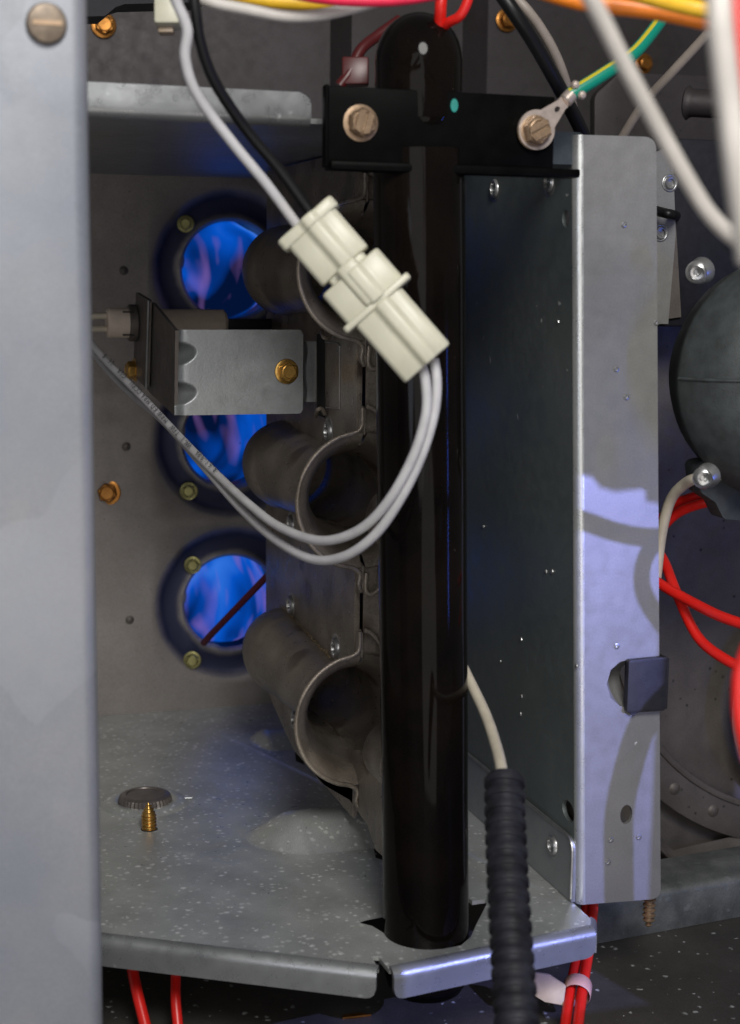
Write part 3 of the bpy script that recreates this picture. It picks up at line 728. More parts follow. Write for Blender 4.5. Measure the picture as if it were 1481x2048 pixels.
for (x, y) in ((258, 624), (258, 670)):
    bm = bmesh.new(); p = onY(x, y, yi-.36); box(bm, p-V((.14, .02, .015)), p+V((.14, .1, .015))); obj('notch', bm, 'dark_hole', ig)

# ================================================================== gas manifold
gm = empty('gas_manifold', (10.07, 27.4, ZF), 'glossy black upright gas pipe with a black cross bar near its top', 'gas pipe')
pb, ptp = onY(853, 1885, 27.4), onY(838, 300, 27.4); d = (ptp-pb).normalized()
bm = bmesh.new(); L = (ptp-pb).length
lathe(bm, [(.80, -.75), (.845, -.6), (.85, -.2), (.85, 0)]+[(.85+.004*sin(k*1.7), L*k/14) for k in range(1, 14)]+[(.85, L)], pb, d, 72); obj('pipe', bm, 'black_gloss', gm, 60)
bm = bmesh.new(); lathe(bm, [(.79, -.8), (.80, -.6), (.79, -.5)], pb, d, 40); lathe(bm, [(0, -1.15), (.4, -1.1), (.7, -.95), (.79, -.8)], pb, d, 40, cap=False); obj('end_cap', bm, 'black_bar', gm)
# elbow above the bar
e0 = onY(838, 240, 27.5); e1 = onY(838, 122, 27.5); 
bm = bmesh.new(); lathe(bm, [(.3, -.30), (.60, -.26), (.76, -.14), (.80, 0), (.81, (e1-e0).length)]+[(.80*cos(t*pi/16), (e1-e0).length+.86*sin(t*pi/16)) for t in range(1, 9)], e0, (e1-e0).normalized(), 56, cap=False)
obj('pipe_elbow', bm, 'black_gloss', gm, 60)
YC = 26.75
bm = bmesh.new(); co_ = [onY(*q, YC) for q in ((653, 168), (1112, 180), (1118, 322), (1158, 334), (1158, 346), (662, 335))]
zt1 = (co_[0].z+co_[1].z)/2; zb1 = co_[5].z; x0, x1, x2 = co_[0].x, co_[1].x, co_[3].x
box(bm, (x0, YC, zb1+.05), (x1, YC+.12, co_[0].z-.02)); obj('cross_bar', bm, 'black_bar', gm, bevel=.03)
bm = bmesh.new(); box(bm, (x0+.07, YC-.10, zb1-.04), (x2, YC+.35, zb1+.12)); obj('bar_bottom_flange', bm, 'black_bar', gm, bevel=.04)
bm = bmesh.new(); box(bm, (x0+.3, YC+.12, co_[0].z-.15), (x1-.03, YC+.6, co_[0].z-.04)); obj('bar_top_flange', bm, 'black_bar', gm, bevel=.03)
bm = bmesh.new(); box(bm, (x0-.02, YC-.04, zb1+.0), (x0+.05, YC+.2, co_[0].z+.0)); obj('bar_end', bm, 'black_bar', gm, bevel=.03)
inst(SCREW['brass_dull'], 'bolt', onY(722, 246, YC), NY, .325, gm, 1.3, 'tan hex bolt at the left end of the bar')
inst(SCREW['brass_dull'], 'bolt', onY(1071, 262, YC-.12), NY, .33, gm, .5, 'tan slotted bolt clamping the ring terminal')
bm = bmesh.new(); c_ = onY(909, 211, YC-.012); lathe(bm, [(.075, 0), (.07, .012), (0, .014)], c_, NY, 14, cap=False)
for v in bm.verts: v.co.z = c_.z+(v.co.z-c_.z)*(1.25+.4*sin(7*v.co.x))
obj('paint_dot', bm, 'teal', gm)
for i, z in enumerate(HZ):       # orifices between pipe and mouths
    zc = z-.05; bm = bmesh.new()
    lathe(bm, [(.50, 0), (.50, .55), (.66, .6), (.68, .7), (.68, 1.6), (.62, 1.68), (.25, 1.7), (.22, 2.0), (.08, 2.02), (0, 1.9)], (pb.x, 27.9, zc), V((XB-pb.x, 3.6, 0)), 36, cap=False); obj('orifice', bm, 'steel', gm)

# ring terminal and earth wire
gw = empty('earth_wire', onY(1071, 262, YC-.06), 'green and yellow earth wire crimped into a ring terminal on the black bar', 'wire')
c_ = onY(1071, 260, YC-.06); tip = onY(1128, 203, YC-.06); dd = (tip-c_).normalized(); nn = V((dd.z, 0, -dd.x))
bm = bmesh.new()
uvp = []
for k in range(28):
    a = radians(35+290*k/27); uvp.append((cos(a)*.36, sin(a)*.36))
LT = (tip-c_).length; uvp += [(LT-.1, -.11), (LT+.05, -.11), (LT+.05, .11), (LT-.1, .11)]
hl = [(cos(2*pi*k/20)*.2, sin(2*pi*k/20)*.2) for k in range(20)]
plate(bm, [V(p) for p in uvp], [[V(p) for p in hl], [V((LT-.22+.06*cos(2*pi*k/12), .05*sin(2*pi*k/12))) for k in range(12)]], lambda u, v, w_: c_+dd*u+nn*v+V((0, -w_, 0)), .07); obj('ring_terminal', bm, 'tin', gw)
bm = bmesh.new(); p0 = c_+dd*(LT-.02)+V((0, -.06, 0)); p1 = onY(1145, 187, YC-.1)
lathe(bm, [(.10, 0), (.13, .03), (.13, (p1-p0).length-.03), (.10, (p1-p0).length)], p0, p1-p0, 16); obj('crimp_barrel', bm, 'tin', gw)
for q in ((1150, 170), (1163, 190)):
    bm = bmesh.new(); c2 = onY(q[0], q[1], YC-.2); lathe(bm, [(0, -.04), (.07, -.03), (.085, .03), (.06, .08), (0, .09)], c2, NY, 10, cap=False); obj('crimp_tab', bm, 'tin', gw)
wire('insulation', [onY(1140, 190, YC-.1), onY(1160, 178, YC-.12), onY(1205, 150, YC-.1), onY(1262, 112, YC), onY(1300, 70, YC+.2), onY(1335, 20, YC+.5), onY(1350, -20, YC+.6)], .128, 'green', parent=gw, uvs=True)

# ================================================================== nylon connector and its wires
DC = 25.6
cn = empty('nylon_connector', P(730, 580, DC), 'cream nylon two pin connector hanging in front of the black pipe', 'connector')
A_ = P(610, 440, DC); B_ = P(862, 730, DC+.15); e1_ = (B_-A_).normalized(); e3 = -(ray(735, 585)).normalized(); e3 = (e3-e1_*e3.dot(e1_)).normalized(); e2 = e3.cross(e1_)
if e2.dot(R) < 0: e2 = -e2
k_ = DC/FPX
def cpt(s, w_, h): return A_+e1_*(s*k_)+e2*(w_*k_)+e3*(h*k_)
def cblock(name, s0, s1, wd, ht, ridge=True, off=0, bev=.045, h0=-45):
    bm = bmesh.new(); w1, w2 = -wd+off, wd+off
    if ridge: pr = [(w1, h0), (w1, ht-8), (w1+10, ht), (-14, ht), (-4, ht+14), (18, ht+14), (28, ht), (w2-12, ht), (w2, ht-10), (w2, h0)]
    else: pr = [(w1, h0), (w1, ht-6), (w1+8, ht), (w2-8, ht), (w2, ht-6), (w2, h0)]
    A = [bm.verts.new(cpt(s0, a, b)) for a, b in pr]; B = [bm.verts.new(cpt(s1, a, b)) for a, b in pr]
    for i in range(len(pr)): j = (i+1) % len(pr); bm.faces.new((A[i], A[j], B[j], B[i]))
    bm.faces.new(A[::-1]); bm.faces.new(B); bmesh.ops.recalc_face_normals(bm, faces=bm.faces)
    return obj(name, bm, 'nylon', cn, 45, bevel=bev)
cblock('plug_collar', -2, 24, 71, 30); cblock('plug_body', 15, 124, 61, 26); cblock('plug_neck', 110, 146, 46, 18, False)
cblock('socket_body', 137, 218, 73, 32); cblock('socket_ridge', 213, 227, 85, 36, False, bev=.03); cblock('latch', 120, 214, 24, 42, False, off=2)
cblock('socket_tail', 222, 378, 60, 28, off=-3)
wire('lead_wire', [(338, -30, 23.5), (356, 10, 23.7), (375, 60, 23.9), (371, 118, 24.1), (395, 190, 24.4), (465, 285, 24.9), (535, 370, 25.3), (598, 455, 25.7)], .088, 'cool_white', 'white wire bending down from the top left into the cream connector', group='connector wires')
wire('lead_wire', [(384, -30, 23.9), (392, 20, 24), (400, 80, 24.2), (428, 160, 24.6), (490, 255, 25.2), (560, 340, 25.6), (625, 430, 25.9)], .092, 'black_wire', 'black wire running beside the white one into the cream connector', group='connector wires')
wA = wire('lead_wire', [(842, 725, 25.9), (852, 765, 25.9), (852, 830, 26), (826, 915, 26.2), (775, 1005, 26.6), (715, 1062, 27.2), (640, 1081, 28), (560, 1054, 29.2), (500, 1010, 30.4), (440, 955, 31.8), (370, 885, 33.4), (290, 800, 35.2), (215, 725, 36.8), (170, 672, 37.6)], .088, 'cool_white', 'upper of two white wires looping from the connector to the igniter', group='igniter wires', seg=8)
wB = wire('lead_wire', [(868, 718, 26.0), (874, 765, 26), (868, 830, 26.1), (842, 915, 26.3), (800, 1000, 26.6), (750, 1070, 27.0), (690, 1112, 27.6), (625, 1118, 28.4), (550, 1078, 29.6), (480, 1015, 31), (410, 935, 32.6), (330, 845, 34.6), (250, 775, 36.4), (196, 715, 37.5), (165, 670, 38)], .088, 'cool_white', 'lower of two white wires, with dark print, looping from the connector', group='igniter wires', seg=8)
# print on the lower wire: small glyphs on its camera side
pts = crv([P(*q) for q in ((440, 948, 31.8), (405, 913, 32.6), (370, 880, 33.4), (290, 793, 35.2), (215, 716, 36.8))], 30)
txt = "A-61-98A  VW-1 TEW  MBW ED MBA CCPU  CSA  LL 8"; acc = [0]
for a, b_ in zip(pts, pts[1:]): acc.append(acc[-1]+(b_-a).length)
bm = bmesh.new(); tot = acc[-1]
for i, ch in enumerate(txt):
    if ch == ' ': continue
    s = tot*(i+.5)/len(txt); k = next(j for j in range(len(acc)) if acc[j] >= s); c_ = pts[k]; t = (pts[k]-pts[k-1]).normalized()
    cu = bpy.data.curves.new('g', 'FONT'); cu.body = ch; cu.size = .19; cu.align_x = 'CENTER'; cu.align_y = 'CENTER'
    to = bpy.data.objects.new('g', cu); me = to.to_mesh(); view = -c_.normalized(); view = (view-t*view.dot(t)).normalized(); up2 = view.cross(t)
    base = c_+view*.092
    vs = [bm.verts.new(base+t*v.co.x*1.0+up2*v.co.y) for v in me.vertices]
    for p in me.polygons:
        try: bm.faces.new([vs[j] for j in p.vertices])
        except ValueError: pass
    to.to_mesh_clear(); bpy.data.objects.remove(to); bpy.data.curves.remove(cu)
obj('printed_marking', bm, 'print', wA, 180)['kind'] = 'stuff'

# second little connector at the top edge
c2n = empty('small_nylon_plug', P(336, 20, 25), 'small cream nylon plug at the top edge beside the white wire', 'connector')
def pbox(name, q0, q1, D, th_, mat, parent, bev=.03):
    a, b_, c_, d_ = P(q0[0], q0[1], D), P(q1[0], q0[1], D), P(q1[0], q1[1], D), P(q0[0], q1[1], D); n_ = F*th_
    bm = bmesh.new(); A = [bm.verts.new(p) for p in (a, b_, c_, d_)]; B = [bm.verts.new(p+n_) for p in (a, b_, c_, d_)]
    for i in range(4): bm.faces.new((A[i-1], A[i], B[i], B[i-1]))
    bm.faces.new(A); bm.faces.new(B[::-1]); bmesh.ops.recalc_face_normals(bm, faces=bm.faces); return obj(name, bm, mat, parent, bevel=bev)
pbox('plug_shell', (307, -30), (360, 46), 26.5, .5, 'nylon', c2n, .07); pbox('plug_tongue', (316, 40), (347, 64), 26.7, .25, 'tie', c2n)

# ================================================================== corrugated conduit and its wire
path = crv([P(*q) for q in ((1009, 1553, 26.4), (1011, 1640, 25.9), (1016, 1760, 25.2), (1024, 1900, 24.4), (1036, 2080, 23.4))], 90)
cc = empty('corrugated_conduit', path[-1], 'black ribbed plastic conduit standing in front of the shelf', 'conduit')
accu = [0]
for a, b_ in zip(path, path[1:]): accu.append(accu[-1]+(b_-a).length)
pitch = .262
def cr(i):
    t = (accu[i]/pitch) % 1; q = .5-.5*cos(2*pi*t); q = min(1, max(0, (q-.33)/.34)); q = q*q*(3-2*q)
    return .295+.055*q
bm = bmesh.new(); sweep(bm, path, cr, 40, cap=False); bmesh.ops.reverse_faces(bm, faces=[]); obj('ribbed_tube', bm, 'conduit', cc, 70)
bm = bmesh.new(); sweep(bm, path[3:60], .26, 24, cap=True); obj('inner_lining', bm, 'dark_hole', cc)
wire('conduit_wire', [(905, 1290, 30.8), (940, 1362, 30.1), (972, 1430, 29), (995, 1500, 27.6), (1006, 1556, 26.5), (1010, 1620, 26)], .105, 'cream', 'cream wire rising from the ribbed conduit and passing behind the black pipe')

# ================================================================== front-left panel
lp = empty('front_panel', (1, 23, -8), 'wide pale galvanised cover panel filling the left edge, nearest the camera', 'metal panel')
YL = 23.0; tR, bR = onY(178, 0, YL), onY(210, 2048, YL); r = .26
bm = bmesh.new(); ks = [(-6, 0), (-4, 0), (-2, 0), (-.8, 0), (-r, 0)]+[(-r+r*sin(t*pi/16), r-r*cos(t*pi/16)) for t in range(1, 9)]+[(0, 1.2), (0, 3.0)]
rows = []
for dx, dy in ks:
    col = []
    for j in range(41):
        z = 4+(-14-4)*j/40; xe = tR.x+(bR.x-tR.x)*((tR.z-z)/(tR.z-bR.z))
        col.append(bm.verts.new((xe+dx, YL+dy+.02*sin(z*.9+dx), z)))
    rows.append(col)
for A, B in zip(rows, rows[1:]):
    for j in range(40): bm.faces.new((A[j], B[j], B[j+1], A[j+1]))
bmesh.ops.recalc_face_normals(bm, faces=bm.faces); obj('cover_sheet', bm, 'panel', lp, 60)
bm = bmesh.new(); c_ = onY(93, 48, YL); M['screw_brown'] = plain('brown_screw', (.15, .115, .085), .45, .5, .35, 7); lathe(bm, [(.285, 0), (.29, .05), (.26, .11), (.15, .13), (0, .13)], c_, NY, 32, cap=False); sh = obj('screw_head', bm, 'screw_brown', lp)
bm = bmesh.new(); box(bm, c_+V((-.2, -.15, -.03)), c_+V((.2, -.127, .03))); obj('slot', bm, 'brass_dull', lp)

# ================================================================== right side: inducer housing and neighbours
ind = empty('inducer_housing', onY(1520, 780, 30), 'round dark grey green motor housing bulging in from the right edge', 'blower housing')
dc = P(1598, 757, 31.0); Rr = 2.2
bm = bmesh.new(); pr = [(r_*1.137, t_) for r_, t_ in [(0, -1.5), (.5, -1.48), (1.0, -1.4), (1.4, -1.25), (1.7, -1.05), (1.92, -.8), (2.08, -.5), (2.18, -.2), (2.235, 0), (2.235, .14), (2.2, .18), (2.1, .9), (1.8, 1.8)]]
lathe(bm, pr, dc, -V((-.15, -1, .05))*-1 if False else V((.12, 1, -.02)), 64, cap=False)
obj('motor_dome', bm, 'dome', ind, 60)
YL2 = 27.6
bm = bmesh.new(); plate(bm, rpoly([V((p.x, p.z)) for p in [onY(*q, YL2) for q in ((1392, 925), (1402, 985), (1432, 1005), (1448, 1038), (1540, 1046), (1540, 900))]], .16), [], XZ(YL2), .5); obj('mounting_lug', bm, 'dome', ind, bevel=.05)
axd = V((.12, 1, -.02)).normalized(); sx = V((1, -.12, 0)).normalized(); sp2 = []
for k in range(25):
    rr_ = 2.55*(1-k/24); q = next(((t0+(t1-t0)*(rr_-r0)/(r1-r0)) for (r0, t0), (r1, t1) in zip(pr, pr[1:]) if r0 <= rr_ <= r1), 0)
    sp2.append(dc-sx*rr_+axd*(q-.005)+V((0, 0, .03*k/24)))
bm = bmesh.new(); sweep(bm, sp2, .035, 8); obj('seam_band', bm, 'dome', ind, 60)
for (x, y, s, ax) in ((1396, 545, .2, (-.75, -1, -.2)), (1409, 956, .19, (-.55, -1, -.1))):
    c_ = P(x, y, 29.8); bm = bmesh.new(); lathe(bm, [(s, 0), (s*1.25, .1), (s*1.3, .2)], c_, V((1, .6, .3)), 24); obj('boss', bm, 'clinch', ind, 50)
    inst(SOCKET, 'socket_screw', c_+V((-.02, -.02, 0)), ax, s*1.1, ind)
cb = empty('control_box', P(1430, 600, 33), 'black plastic box behind the white wires at the right edge', 'box')
q0, q1 = P(1352, 262, 33), P(1352, 660, 33)
bm = bmesh.new(); box(bm, (q0.x, 31.8, q1.z), (q0.x+6, 35, q0.z)); obj('box_body', bm, 'black_rubber', cb, bevel=.06)
bm = bmesh.new(); box(bm, (P(1342, 640, 33).x, 32, P(1340, 858, 33).z), (P(1400, 640, 33).x, 34, P(1340, 662, 33).z)); obj('box_foot', bm, 'black_rubber', cb, bevel=.05)
sbk = empty('strip_bracket', P(1338, 500, 32), 'narrow grey metal strip standing between the bright flange and the black box', 'bracket')
bm = bmesh.new(); plate(bm, [V((p.x, p.z)) for p in [onY(*q, 31.4) for q in ((1300, 310), (1346, 290), (1352, 470), (1337, 648), (1300, 648))]], [], XZ(31.4), .1); obj('strip', bm, 'flange', sbk)
bm = bmesh.new(); plate(bm, [V((p.x, p.z)) for p in [onY(*q, 31.7) for q in ((1320, 440), (1352, 440), (1363, 634), (1320, 640))]], [], XZ(31.7), .1); obj('strip_back', bm, 'dark_steel', sbk)
for (x, y) in ((1341, 366), (1322, 466)):
    inst(RIVET, 'clinch_button', onY(x, y, 31.38), NY, .17, sbk)
wire('black_cable', [(1290, 415, 33.6), (1322, 424, 33.9), (1346, 430, 34.1), (1362, 434, 37.2), (1385, 440, 41)], .11, 'black_wire', 'short black cable crossing the narrow grey strip')
# duct pipe at upper right
du = empty('vent_duct', P(1450, 200, 36), 'dim brown metal elbow behind the crossing white wires', 'duct')
bm = bmesh.new(); a, b_ = P(1372, 205, 38), P(1560, 215, 37); lathe(bm, [(.36, 0), (.42, .05), (.36, .12), (.34, .2), (.34, (b_-a).length)], a, b_-a, 30); obj('duct_stub', bm, 'upper', du)
bm = bmesh.new(); plate(bm, rpoly([V((p.x, p.z)) for p in [onY(*q, 40) for q in ((1190, 480), (1190, 190), (1240, 145), (1600, 160), (1600, 480))]], .4), [], XZ(40), .3); obj('duct_plate', bm, 'upper', du, bevel=.05)
# lower housing plate with a curved rim
hp = empty('blower_plate', P(1400, 1500, 34), 'dusty brown steel blower plate with a curved riveted rim', 'metal plate')
YH = 33.4
bm = bmesh.new(); plate(bm, [V((p.x, p.z)) for p in [onY(*q, YH+.5) for q in ((1200, 640), (1650, 640), (1650, 1800), (1200, 1800))]], [], XZ(YH+.5), .1); obj('back_sheet', bm, 'dark_steel', hp)
cx = onY(1640, 1180, YH); R1 = (onY(1640, 1180, YH)-onY(1322, 1496, YH)).length
R2 = (onY(1640, 1180, YH)-onY(1322, 1600, YH)).length
for nm, ra, rb2, t_, yy in (('rim_flange', R1, R2, .1, YH), ('rim_roll', R1-.05, R1+.10, .12, YH-.06)):
    bm = bmesh.new(); rings = []
    N = 60; out_ = [V((cx.x+rb2*cos(a), cx.z+rb2*sin(a))) for a in [radians(185+100*k/N) for k in range(N+1)]]; inn = [V((cx.x+ra*cos(a), cx.z+ra*sin(a))) for a in [radians(285-100*k/N) for k in range(N+1)]]
    plate(bm, out_+inn, [], XZ(yy), t_); obj(nm, bm, 'dark_steel', hp, bevel=.02)
bm = bmesh.new(); R3 = (onY(1640, 1400, YH)-onY(1466, 1400, YH)).length
lathe(bm, [(R3+.25, .3), (R3+.12, .1), (R3, 0), (R3-.1, .08), (R3-.1, .4)], onY(1645, 1400, YH), NY, 64, cap=False); obj('inlet_ring', bm, 'clinch' if False else 'shelftop', hp, 60)
for (x, y) in ((1350, 1578), (1427, 1622)): inst(DIMPLE, 'rivet', onY(x, y, YH), NY, .16, hp); 
bm = bmesh.new(); tr = [onY(*q, YH-.2) for q in ((1290, 1600), (1322, 1700), (1357, 1735), (1481, 1706), (1600, 1690))]
pp = [V((p.x, 0, p.z)) for p in tr]
A = []
for p in tr: A.append([bm.verts.new(p+V((0, dy, dz))) for dy, dz in ((.3, .35), (.05, .15), (0, 0), (.04, -.06), (.4, -.12))])
for a, b_ in zip(A, A[1:]):
    for i in range(4): bm.faces.new((a[i], b_[i], b_[i+1], a[i+1]))
bmesh.ops.recalc_face_normals(bm, faces=bm.faces); obj('folded_bottom', bm, 'dark_steel', hp, 60)
# base rail on the cabinet floor
br = empty('base_rail', onZ(1300, 1862, -15.3), 'dusty galvanised rail lying across the cabinet floor at lower right', 'rail')
pa, pb2 = onZ(1130, 1896, -15.29), onZ(1600, 1808, -15.29); dl = (pb2-pa).normalized(); bk = V((-dl.y, dl.x, 0)); hgt = .95
M['rail'] = metal('rail_zinc', (.11, .12, .115), (.26, .27, .26), .5, .5, .3, 1.2, sp=(4, .3, .4, (.3, .32, .32), .5), bump=.12)
bm = bmesh.new(); A = []
for p in (pa, pa+(pb2-pa)*.33, pa+(pb2-pa)*.66, pb2): A.append([bm.verts.new(p+bk*u_+V((0, 0, z_))) for u_, z_ in ((0, 0), (0, hgt-.1), (.03, hgt-.03), (.1, hgt), (1.6, hgt))])
for a, b_ in zip(A, A[1:]):
    for i in range(4): bm.faces.new((a[i], b_[i], b_[i+1], a[i+1]))
bmesh.ops.recalc_face_normals(bm, faces=bm.faces); bmesh.ops.solidify(bm, geom=bm.faces[:], thickness=.08); obj('rail_angle', bm, 'rail', br, 50)
bm = bmesh.new(); pr = []
for i in range(40): t = i/39; pr.append((.11+(.03 if i % 6 < 2 else -.01)-(.09*max(0, (t-.75)/.25)), t*.75))
c_ = onY(1300, 1788, YF+.35); lathe(bm, pr, c_, (0, 0, -1), 16); tag(obj('hanging_screw', bm, 'brass_dull', None, 50), 'threaded screw tip poking down under the bright flange', 'screw')
# rubber clip over the flange edge
rc = empty('rubber_clip', onY(1292, 1368, YF), 'dark grey rubber clip folded over the right edge of the bright flange', 'clip')
bm = bmesh.new(); a, b_ = xz(1256, 1318, YF-.1), xz(1328, 1420, YF-.1)
plate(bm, rpoly([V((a.x, b_.y+.02)), V((b_.x, b_.y)), V((b_.x+.02, a.y)), V((a.x, a.y-.02))], .06), [], XZ(YF-.16), .14); obj('clip_front', bm, 'clip', rc, bevel=.025)
bm = bmesh.new(); box(bm, (b_.x-.02, YF-.15, b_.y+.03), (b_.x+.06, YF+.3, a.y-.03)); obj('clip_edge', bm, 'clip', rc, bevel=.02)
bm = bmesh.new(); plate(bm, [V((a.x+.1, b_.y+.1)), V((b_.x, b_.y+.06)), V((b_.x, a.y-.06)), V((a.x+.1, a.y-.1))], [], XZ(YF+.12), .1); obj('clip_back', bm, 'clip', rc, bevel=.02)
bm = bmesh.new(); c0 = xz(1268, 1368); rx_ = c0.x-xz(1213, 1368).x; rz_ = (xz(1262, 1318).y-xz(1262, 1418).y)/2
def bowl(u, v):
    aa = radians(90+180*v); return V((c0.x+rx_*u*cos(aa), YF+.02+.62*(1-u*u), c0.y+rz_*u*sin(aa)))
gridmesh(bm, bowl, 12, 24); bmesh.ops.recalc_face_normals(bm, faces=bm.faces); obj('pressed_recess', bm, 'flange', bb, 60)
bm = bmesh.new(); q = [xz(*p_, YF-.12) for p_ in ((1260, 1418), (1286, 1418), (1267, 1432), (1258, 1424))]
plate(bm, q, [], XZ(YF-.12), .1); obj('clip_nib', bm, 'clip', rc)

# ================================================================== loose wires
W_ = wire
W_('cream_wire', [(1312, 1160, 32.8), (1324, 1065, 32.6), (1342, 1000, 32.2), (1370, 968, 31.6), (1400, 955, 31), (1440, 950, 31.4)], .115, 'cream', 'short cream wire curving from behind the flange to the housing screw')
W_('red_wire', [(1300, 1070, 33.2), (1345, 1014, 33), (1395, 992, 32.6), (1450, 985, 32.3)], .11, 'red', 'upper of two red wires beside the cream wire under the housing', group='red wires')
W_('red_wire', [(1300, 1090, 33), (1345, 1034, 32.8), (1400, 1008, 32.3), (1460, 1000, 32)], .11, 'red', 'lower of two red wires beside the cream wire under the housing', group='red wires')
W_('red_wire', [(1290, 1070, 33.6), (1326, 1118, 33.2), (1352, 1182, 32.6), (1395, 1272, 32), (1450, 1318, 31.4), (1510, 1345, 31)], .112, 'red', 'red wire curving steeply down right beside the flange', group='red wires')
W_('red_wire', [(1290, 1148, 32.8), (1330, 1174, 32.4), (1380, 1202, 31.9), (1440, 1232, 31.2), (1510, 1256, 30.6)], .112, 'red', 'red wire crossing over another and running flat to the right edge', group='red wires')
W_('red_wire', [(1500, 1290, 18), (1482, 1350, 18), (1482, 1430, 18), (1500, 1520, 18)], .10, 'red', 'blurred red wire touching the right edge beside the grey ring', group='red wires')
W_('white_wire', [(1160, -40, 16.2), (1195, 20, 16.4), (1255, 140, 16.8), (1320, 260, 17.2), (1385, 375, 17.6), (1430, 440, 17.8), (1490, 490, 18), (1560, 520, 18)], .098, 'white', 'thick white wire sweeping diagonally from the top to the right edge', group='white wires')
W_('white_wire', [(1436, -40, 13), (1442, 60, 13), (1456, 180, 13.1), (1470, 300, 13.2), (1485, 420, 13.4), (1500, 520, 13.6)], .115, 'white', 'blurred upright white wire along the top right corner', group='white wires')
W_('red_wire', [(1472, -40, 14), (1482, 60, 14), (1495, 150, 14), (1510, 240, 14)], .12, 'red', 'blurred bright red wire in the top right corner', group='red wires')
W_('white_wire', [(1440, 40, 31), (1400, 85, 31.4), (1340, 150, 32), (1290, 205, 32.6), (1245, 275, 33.2), (1220, 320, 33.6)], .10, 'tan', 'thin dusty white wire slanting down left behind the thick one', group='white wires')
W_('white_wire', [(1010, -20, 30), (1050, 15, 29.9), (1090, 70, 30.2), (1120, 130, 30.6), (1142, 200, 31.2), (1158, 262, 31.8), (1165, 300, 32)], .10, 'tan', 'dusty white wire curving down behind the ring terminal', group='white wires')
W_('black_cable', [(990, -30, 29.6), (1025, 20, 29.6), (1065, 80, 29.9), (1108, 155, 30.4), (1145, 225, 31.2), (1182, 300, 31.9)], .145, 'black_wire', 'thick black cable running down behind the bright flange top')
W_('orange_wire', [(1040, -35, 22), (1160, 2, 22), (1300, 20, 22), (1420, 44, 22), (1530, 70, 22)], .13, 'orange', 'orange wire crossing the top right below the yellow one')
W_('orange_wire', [(1090, -40, 23), (1200, -12, 23), (1330, 6, 23), (1460, 36, 23)], .12, 'orange', 'second orange wire half hidden between the orange and yellow wires')
W_('yellow_wire', [(1230, -30, 21.4), (1300, -6, 21.4), (1380, 14, 21.5), (1480, 34, 21.5)], .12, 'yellow', 'yellow wire crossing the top right corner above the orange one')
W_('yellow_wire', [(400, -35, 25), (480, -8, 25), (560, 4, 25), (650, 4, 25), (740, -14, 25)], .12, 'yellow', 'yellow wire dipping along the top edge above the white one')
W_('pink_red_wire', [(520, -40, 24), (600, -12, 24), (700, 0, 24), (800, -2, 24), (880, -14, 24)], .10, 'magenta', 'pink red wire lying along the top edge left of the pipe')
W_('white_wire', [(370, -15, 24.4), (430, 6, 24.4), (500, 20, 24.4), (570, 32, 24.4), (640, 30, 24.4), (720, 12, 24.4), (790, -10, 24.4), (850, -40, 24.4)], .095, 'white', 'white wire sagging along the top edge left of the pipe', group='white wires')
W_('red_wire', [(884, -30, 27.5), (882, 10, 27.5), (880, 45, 27.7), (878, 90, 28)], .11, 'red', 'straight red wire dropping behind the black pipe top', group='red wires')
W_('red_wire', [(930, -40, 27.3), (938, -8, 27.3), (922, 30, 27.4), (898, 45, 27.6), (880, 60, 27.9)], .09, 'red', 'red wire hooking behind the black pipe top', group='red wires')
# red lead with spade terminal left of the pipe top
rs = empty('red_spade_lead', P(710, 130, 29.5), 'dark red wire with a flat spade terminal left of the pipe top', 'wire')
W_('lead', [(800, 40, 30), (755, 72, 29.8), (722, 100, 29.6), (700, 145, 29.5), (680, 172, 29.5)], .11, 'dark_red', parent=rs)
pbox('spade_sleeve', (684, 112), (738, 168), 29.4, .25, 'dark_red', rs, .04)
# black block at the very top left
bk_ = empty('black_cover', P(210, 5, 34), 'black rounded part at the top edge beside the pale panel', 'cover')
bm = bmesh.new(); q = [onY(*p_, 36) for p_ in ((120, 34), (210, 32), (232, 14), (250, 8), (420, 4), (420, -80), (120, -80))]
plate(bm, rpoly([V((p.x, p.z)) for p in q], .12), [], XZ(36), 1.2); obj('cover_body', bm, 'black_rubber', bk_)
# bottom wires
W_('red_wire', [(262, 1890, 31.5), (266, 1940, 31.5), (276, 1990, 31.2), (296, 2070, 30.8)], .118, 'red', 'left of two red wires hanging below the shelf at lower left', group='red wires')
W_('red_wire', [(353, 1900, 31.5), (352, 1950, 31.5), (352, 2000, 31.2), (358, 2070, 30.9)], .108, 'red', 'right of two red wires hanging below the shelf at lower left', group='red wires')
W_('red_wire', [(1176, 1740, 34.6), (1172, 1820, 33.9), (1160, 1890, 33.1), (1143, 1970, 32.0), (1128, 2070, 30.6)], .112, 'red', 'left of two red wires tied together behind the conduit', group='red wires')
W_('red_wire', [(1190, 1740, 34.4), (1186, 1825, 33.7), (1178, 1900, 32.9), (1166, 1975, 31.8), (1154, 2070, 30.4)], .112, 'red', 'right of two red wires tied together behind the conduit', group='red wires')
ct = empty('cable_tie', P(1140, 1975, 30.3), 'tan nylon cable tie wrapped round the paired red wires', 'cable tie')
bm = bmesh.new(); c_ = P(1155, 1980, 31.85); ax = (P(1141, 2070, 30.5)-P(1167, 1900, 32.9)).normalized()
lathe(bm, [(.28, -.18), (.295, -.16), (.295, .16), (.28, .18)], c_, ax, 32, cap=False); bmesh.ops.scale(bm, vec=(1, 1, 1), verts=bm.verts); obj('band', bm, 'clear_tie', ct, 60)
bm = bmesh.new(); a = [P(*q) for q in ((1068, 1945, 31.9), (1100, 1950, 31.8), (1133, 1972, 31.6), (1128, 2012, 31.4), (1090, 2005, 31.5), (1066, 1990, 31.6))]
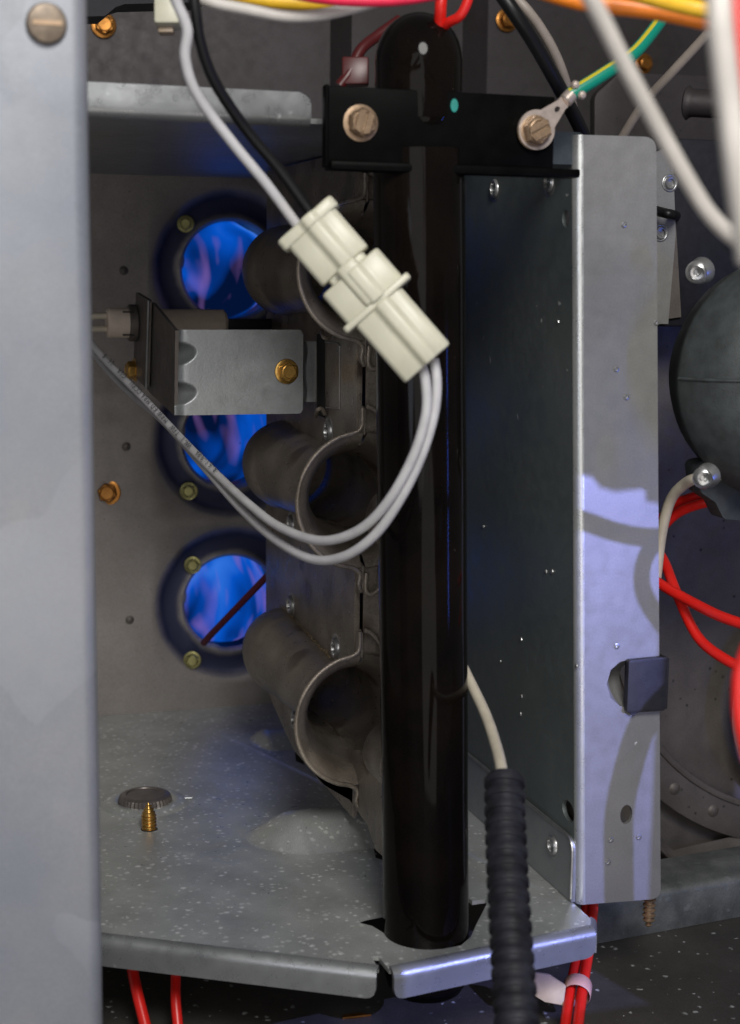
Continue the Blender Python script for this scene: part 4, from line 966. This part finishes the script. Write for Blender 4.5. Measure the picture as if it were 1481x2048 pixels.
A = [bm.verts.new(p) for p in a]; B = [bm.verts.new(p+F*.12) for p in a]; bm.faces.new(A); bm.faces.new(B[::-1])
for i in range(6): bm.faces.new((A[i-1], A[i], B[i], B[i-1]))
bmesh.ops.recalc_face_normals(bm, faces=bm.faces); obj('tail', bm, 'tie', ct, bevel=.03)
# small chip lying on the floor
bm = bmesh.new(); c_ = onZ(712, 2030, -15.28); 
plate(bm, [V((c_.x-.3, c_.y-.05)), V((c_.x+.3, c_.y-.12)), V((c_.x+.1, c_.y+.1)), V((c_.x-.25, c_.y+.08))], [], lambda u, v, w_: V((u, v, -15.24-w_+.05*sin(u*4))), .04)
tag(obj('rust_flake', bm, 'orange_zinc'), 'small brown flake lying on the dark floor below the shelf', 'flake')
# harness loops and an added beam-shaping plate outside the frame, standing in the beam of the blue torch
def beam(x, y, f_, Y=YF): t = onY(x, y, Y); return TORCH+(t-TORCH)*f_
for k, (q, r_, lb) in enumerate((
    (((1100, 1018), (1185, 1048), (1240, 1066), (1300, 1075), (1400, 1070)), .20, 'upper loop of harness wire beyond the right edge'),
    (((1345, 1065), (1300, 1100), (1284, 1150), (1294, 1200), (1335, 1262)), .19, 'short middle loop of harness wire beyond the right edge'),
    (((1345, 1380), (1292, 1440), (1262, 1520), (1240, 1620), (1238, 1710), (1240, 1840)), .34, 'long lowest loop of harness wire beyond the right edge'))):
    f_ = .55; wire('harness_wire', [beam(x, y, f_) for x, y in q], r_*f_, 'tan', lb, group='harness wires outside')
bm = bmesh.new(); f_ = .42
def dpt(u, v, w_): t = V((u, YF, v)); return TORCH+(t-TORCH)*f_+V((0, w_, 0))
q = [xz(*p_) for p_ in ((1150, 948), (1185, 955), (1200, 975), (1230, 984), (1290, 978), (1292, 1003), (1330, 1010), (1334, 1830), (1180, 1850))]

win = q[:-2]+[V((q[6].x, -15.5)), V((7.9, -15.5)), V((7.9, -13.88)), V((XW-.6, -13.50)), V((XW-.1, -13.2))]
plate(bm, [V((1, -18)), V((21, -18)), V((21, 2)), V((1, 2))], [win], dpt, .08)
tag(obj('beam_mask', bm, 'panel'), 'added galvanised plate with a cut opening that shapes the blue beam, beyond the right edge', 'light mask')
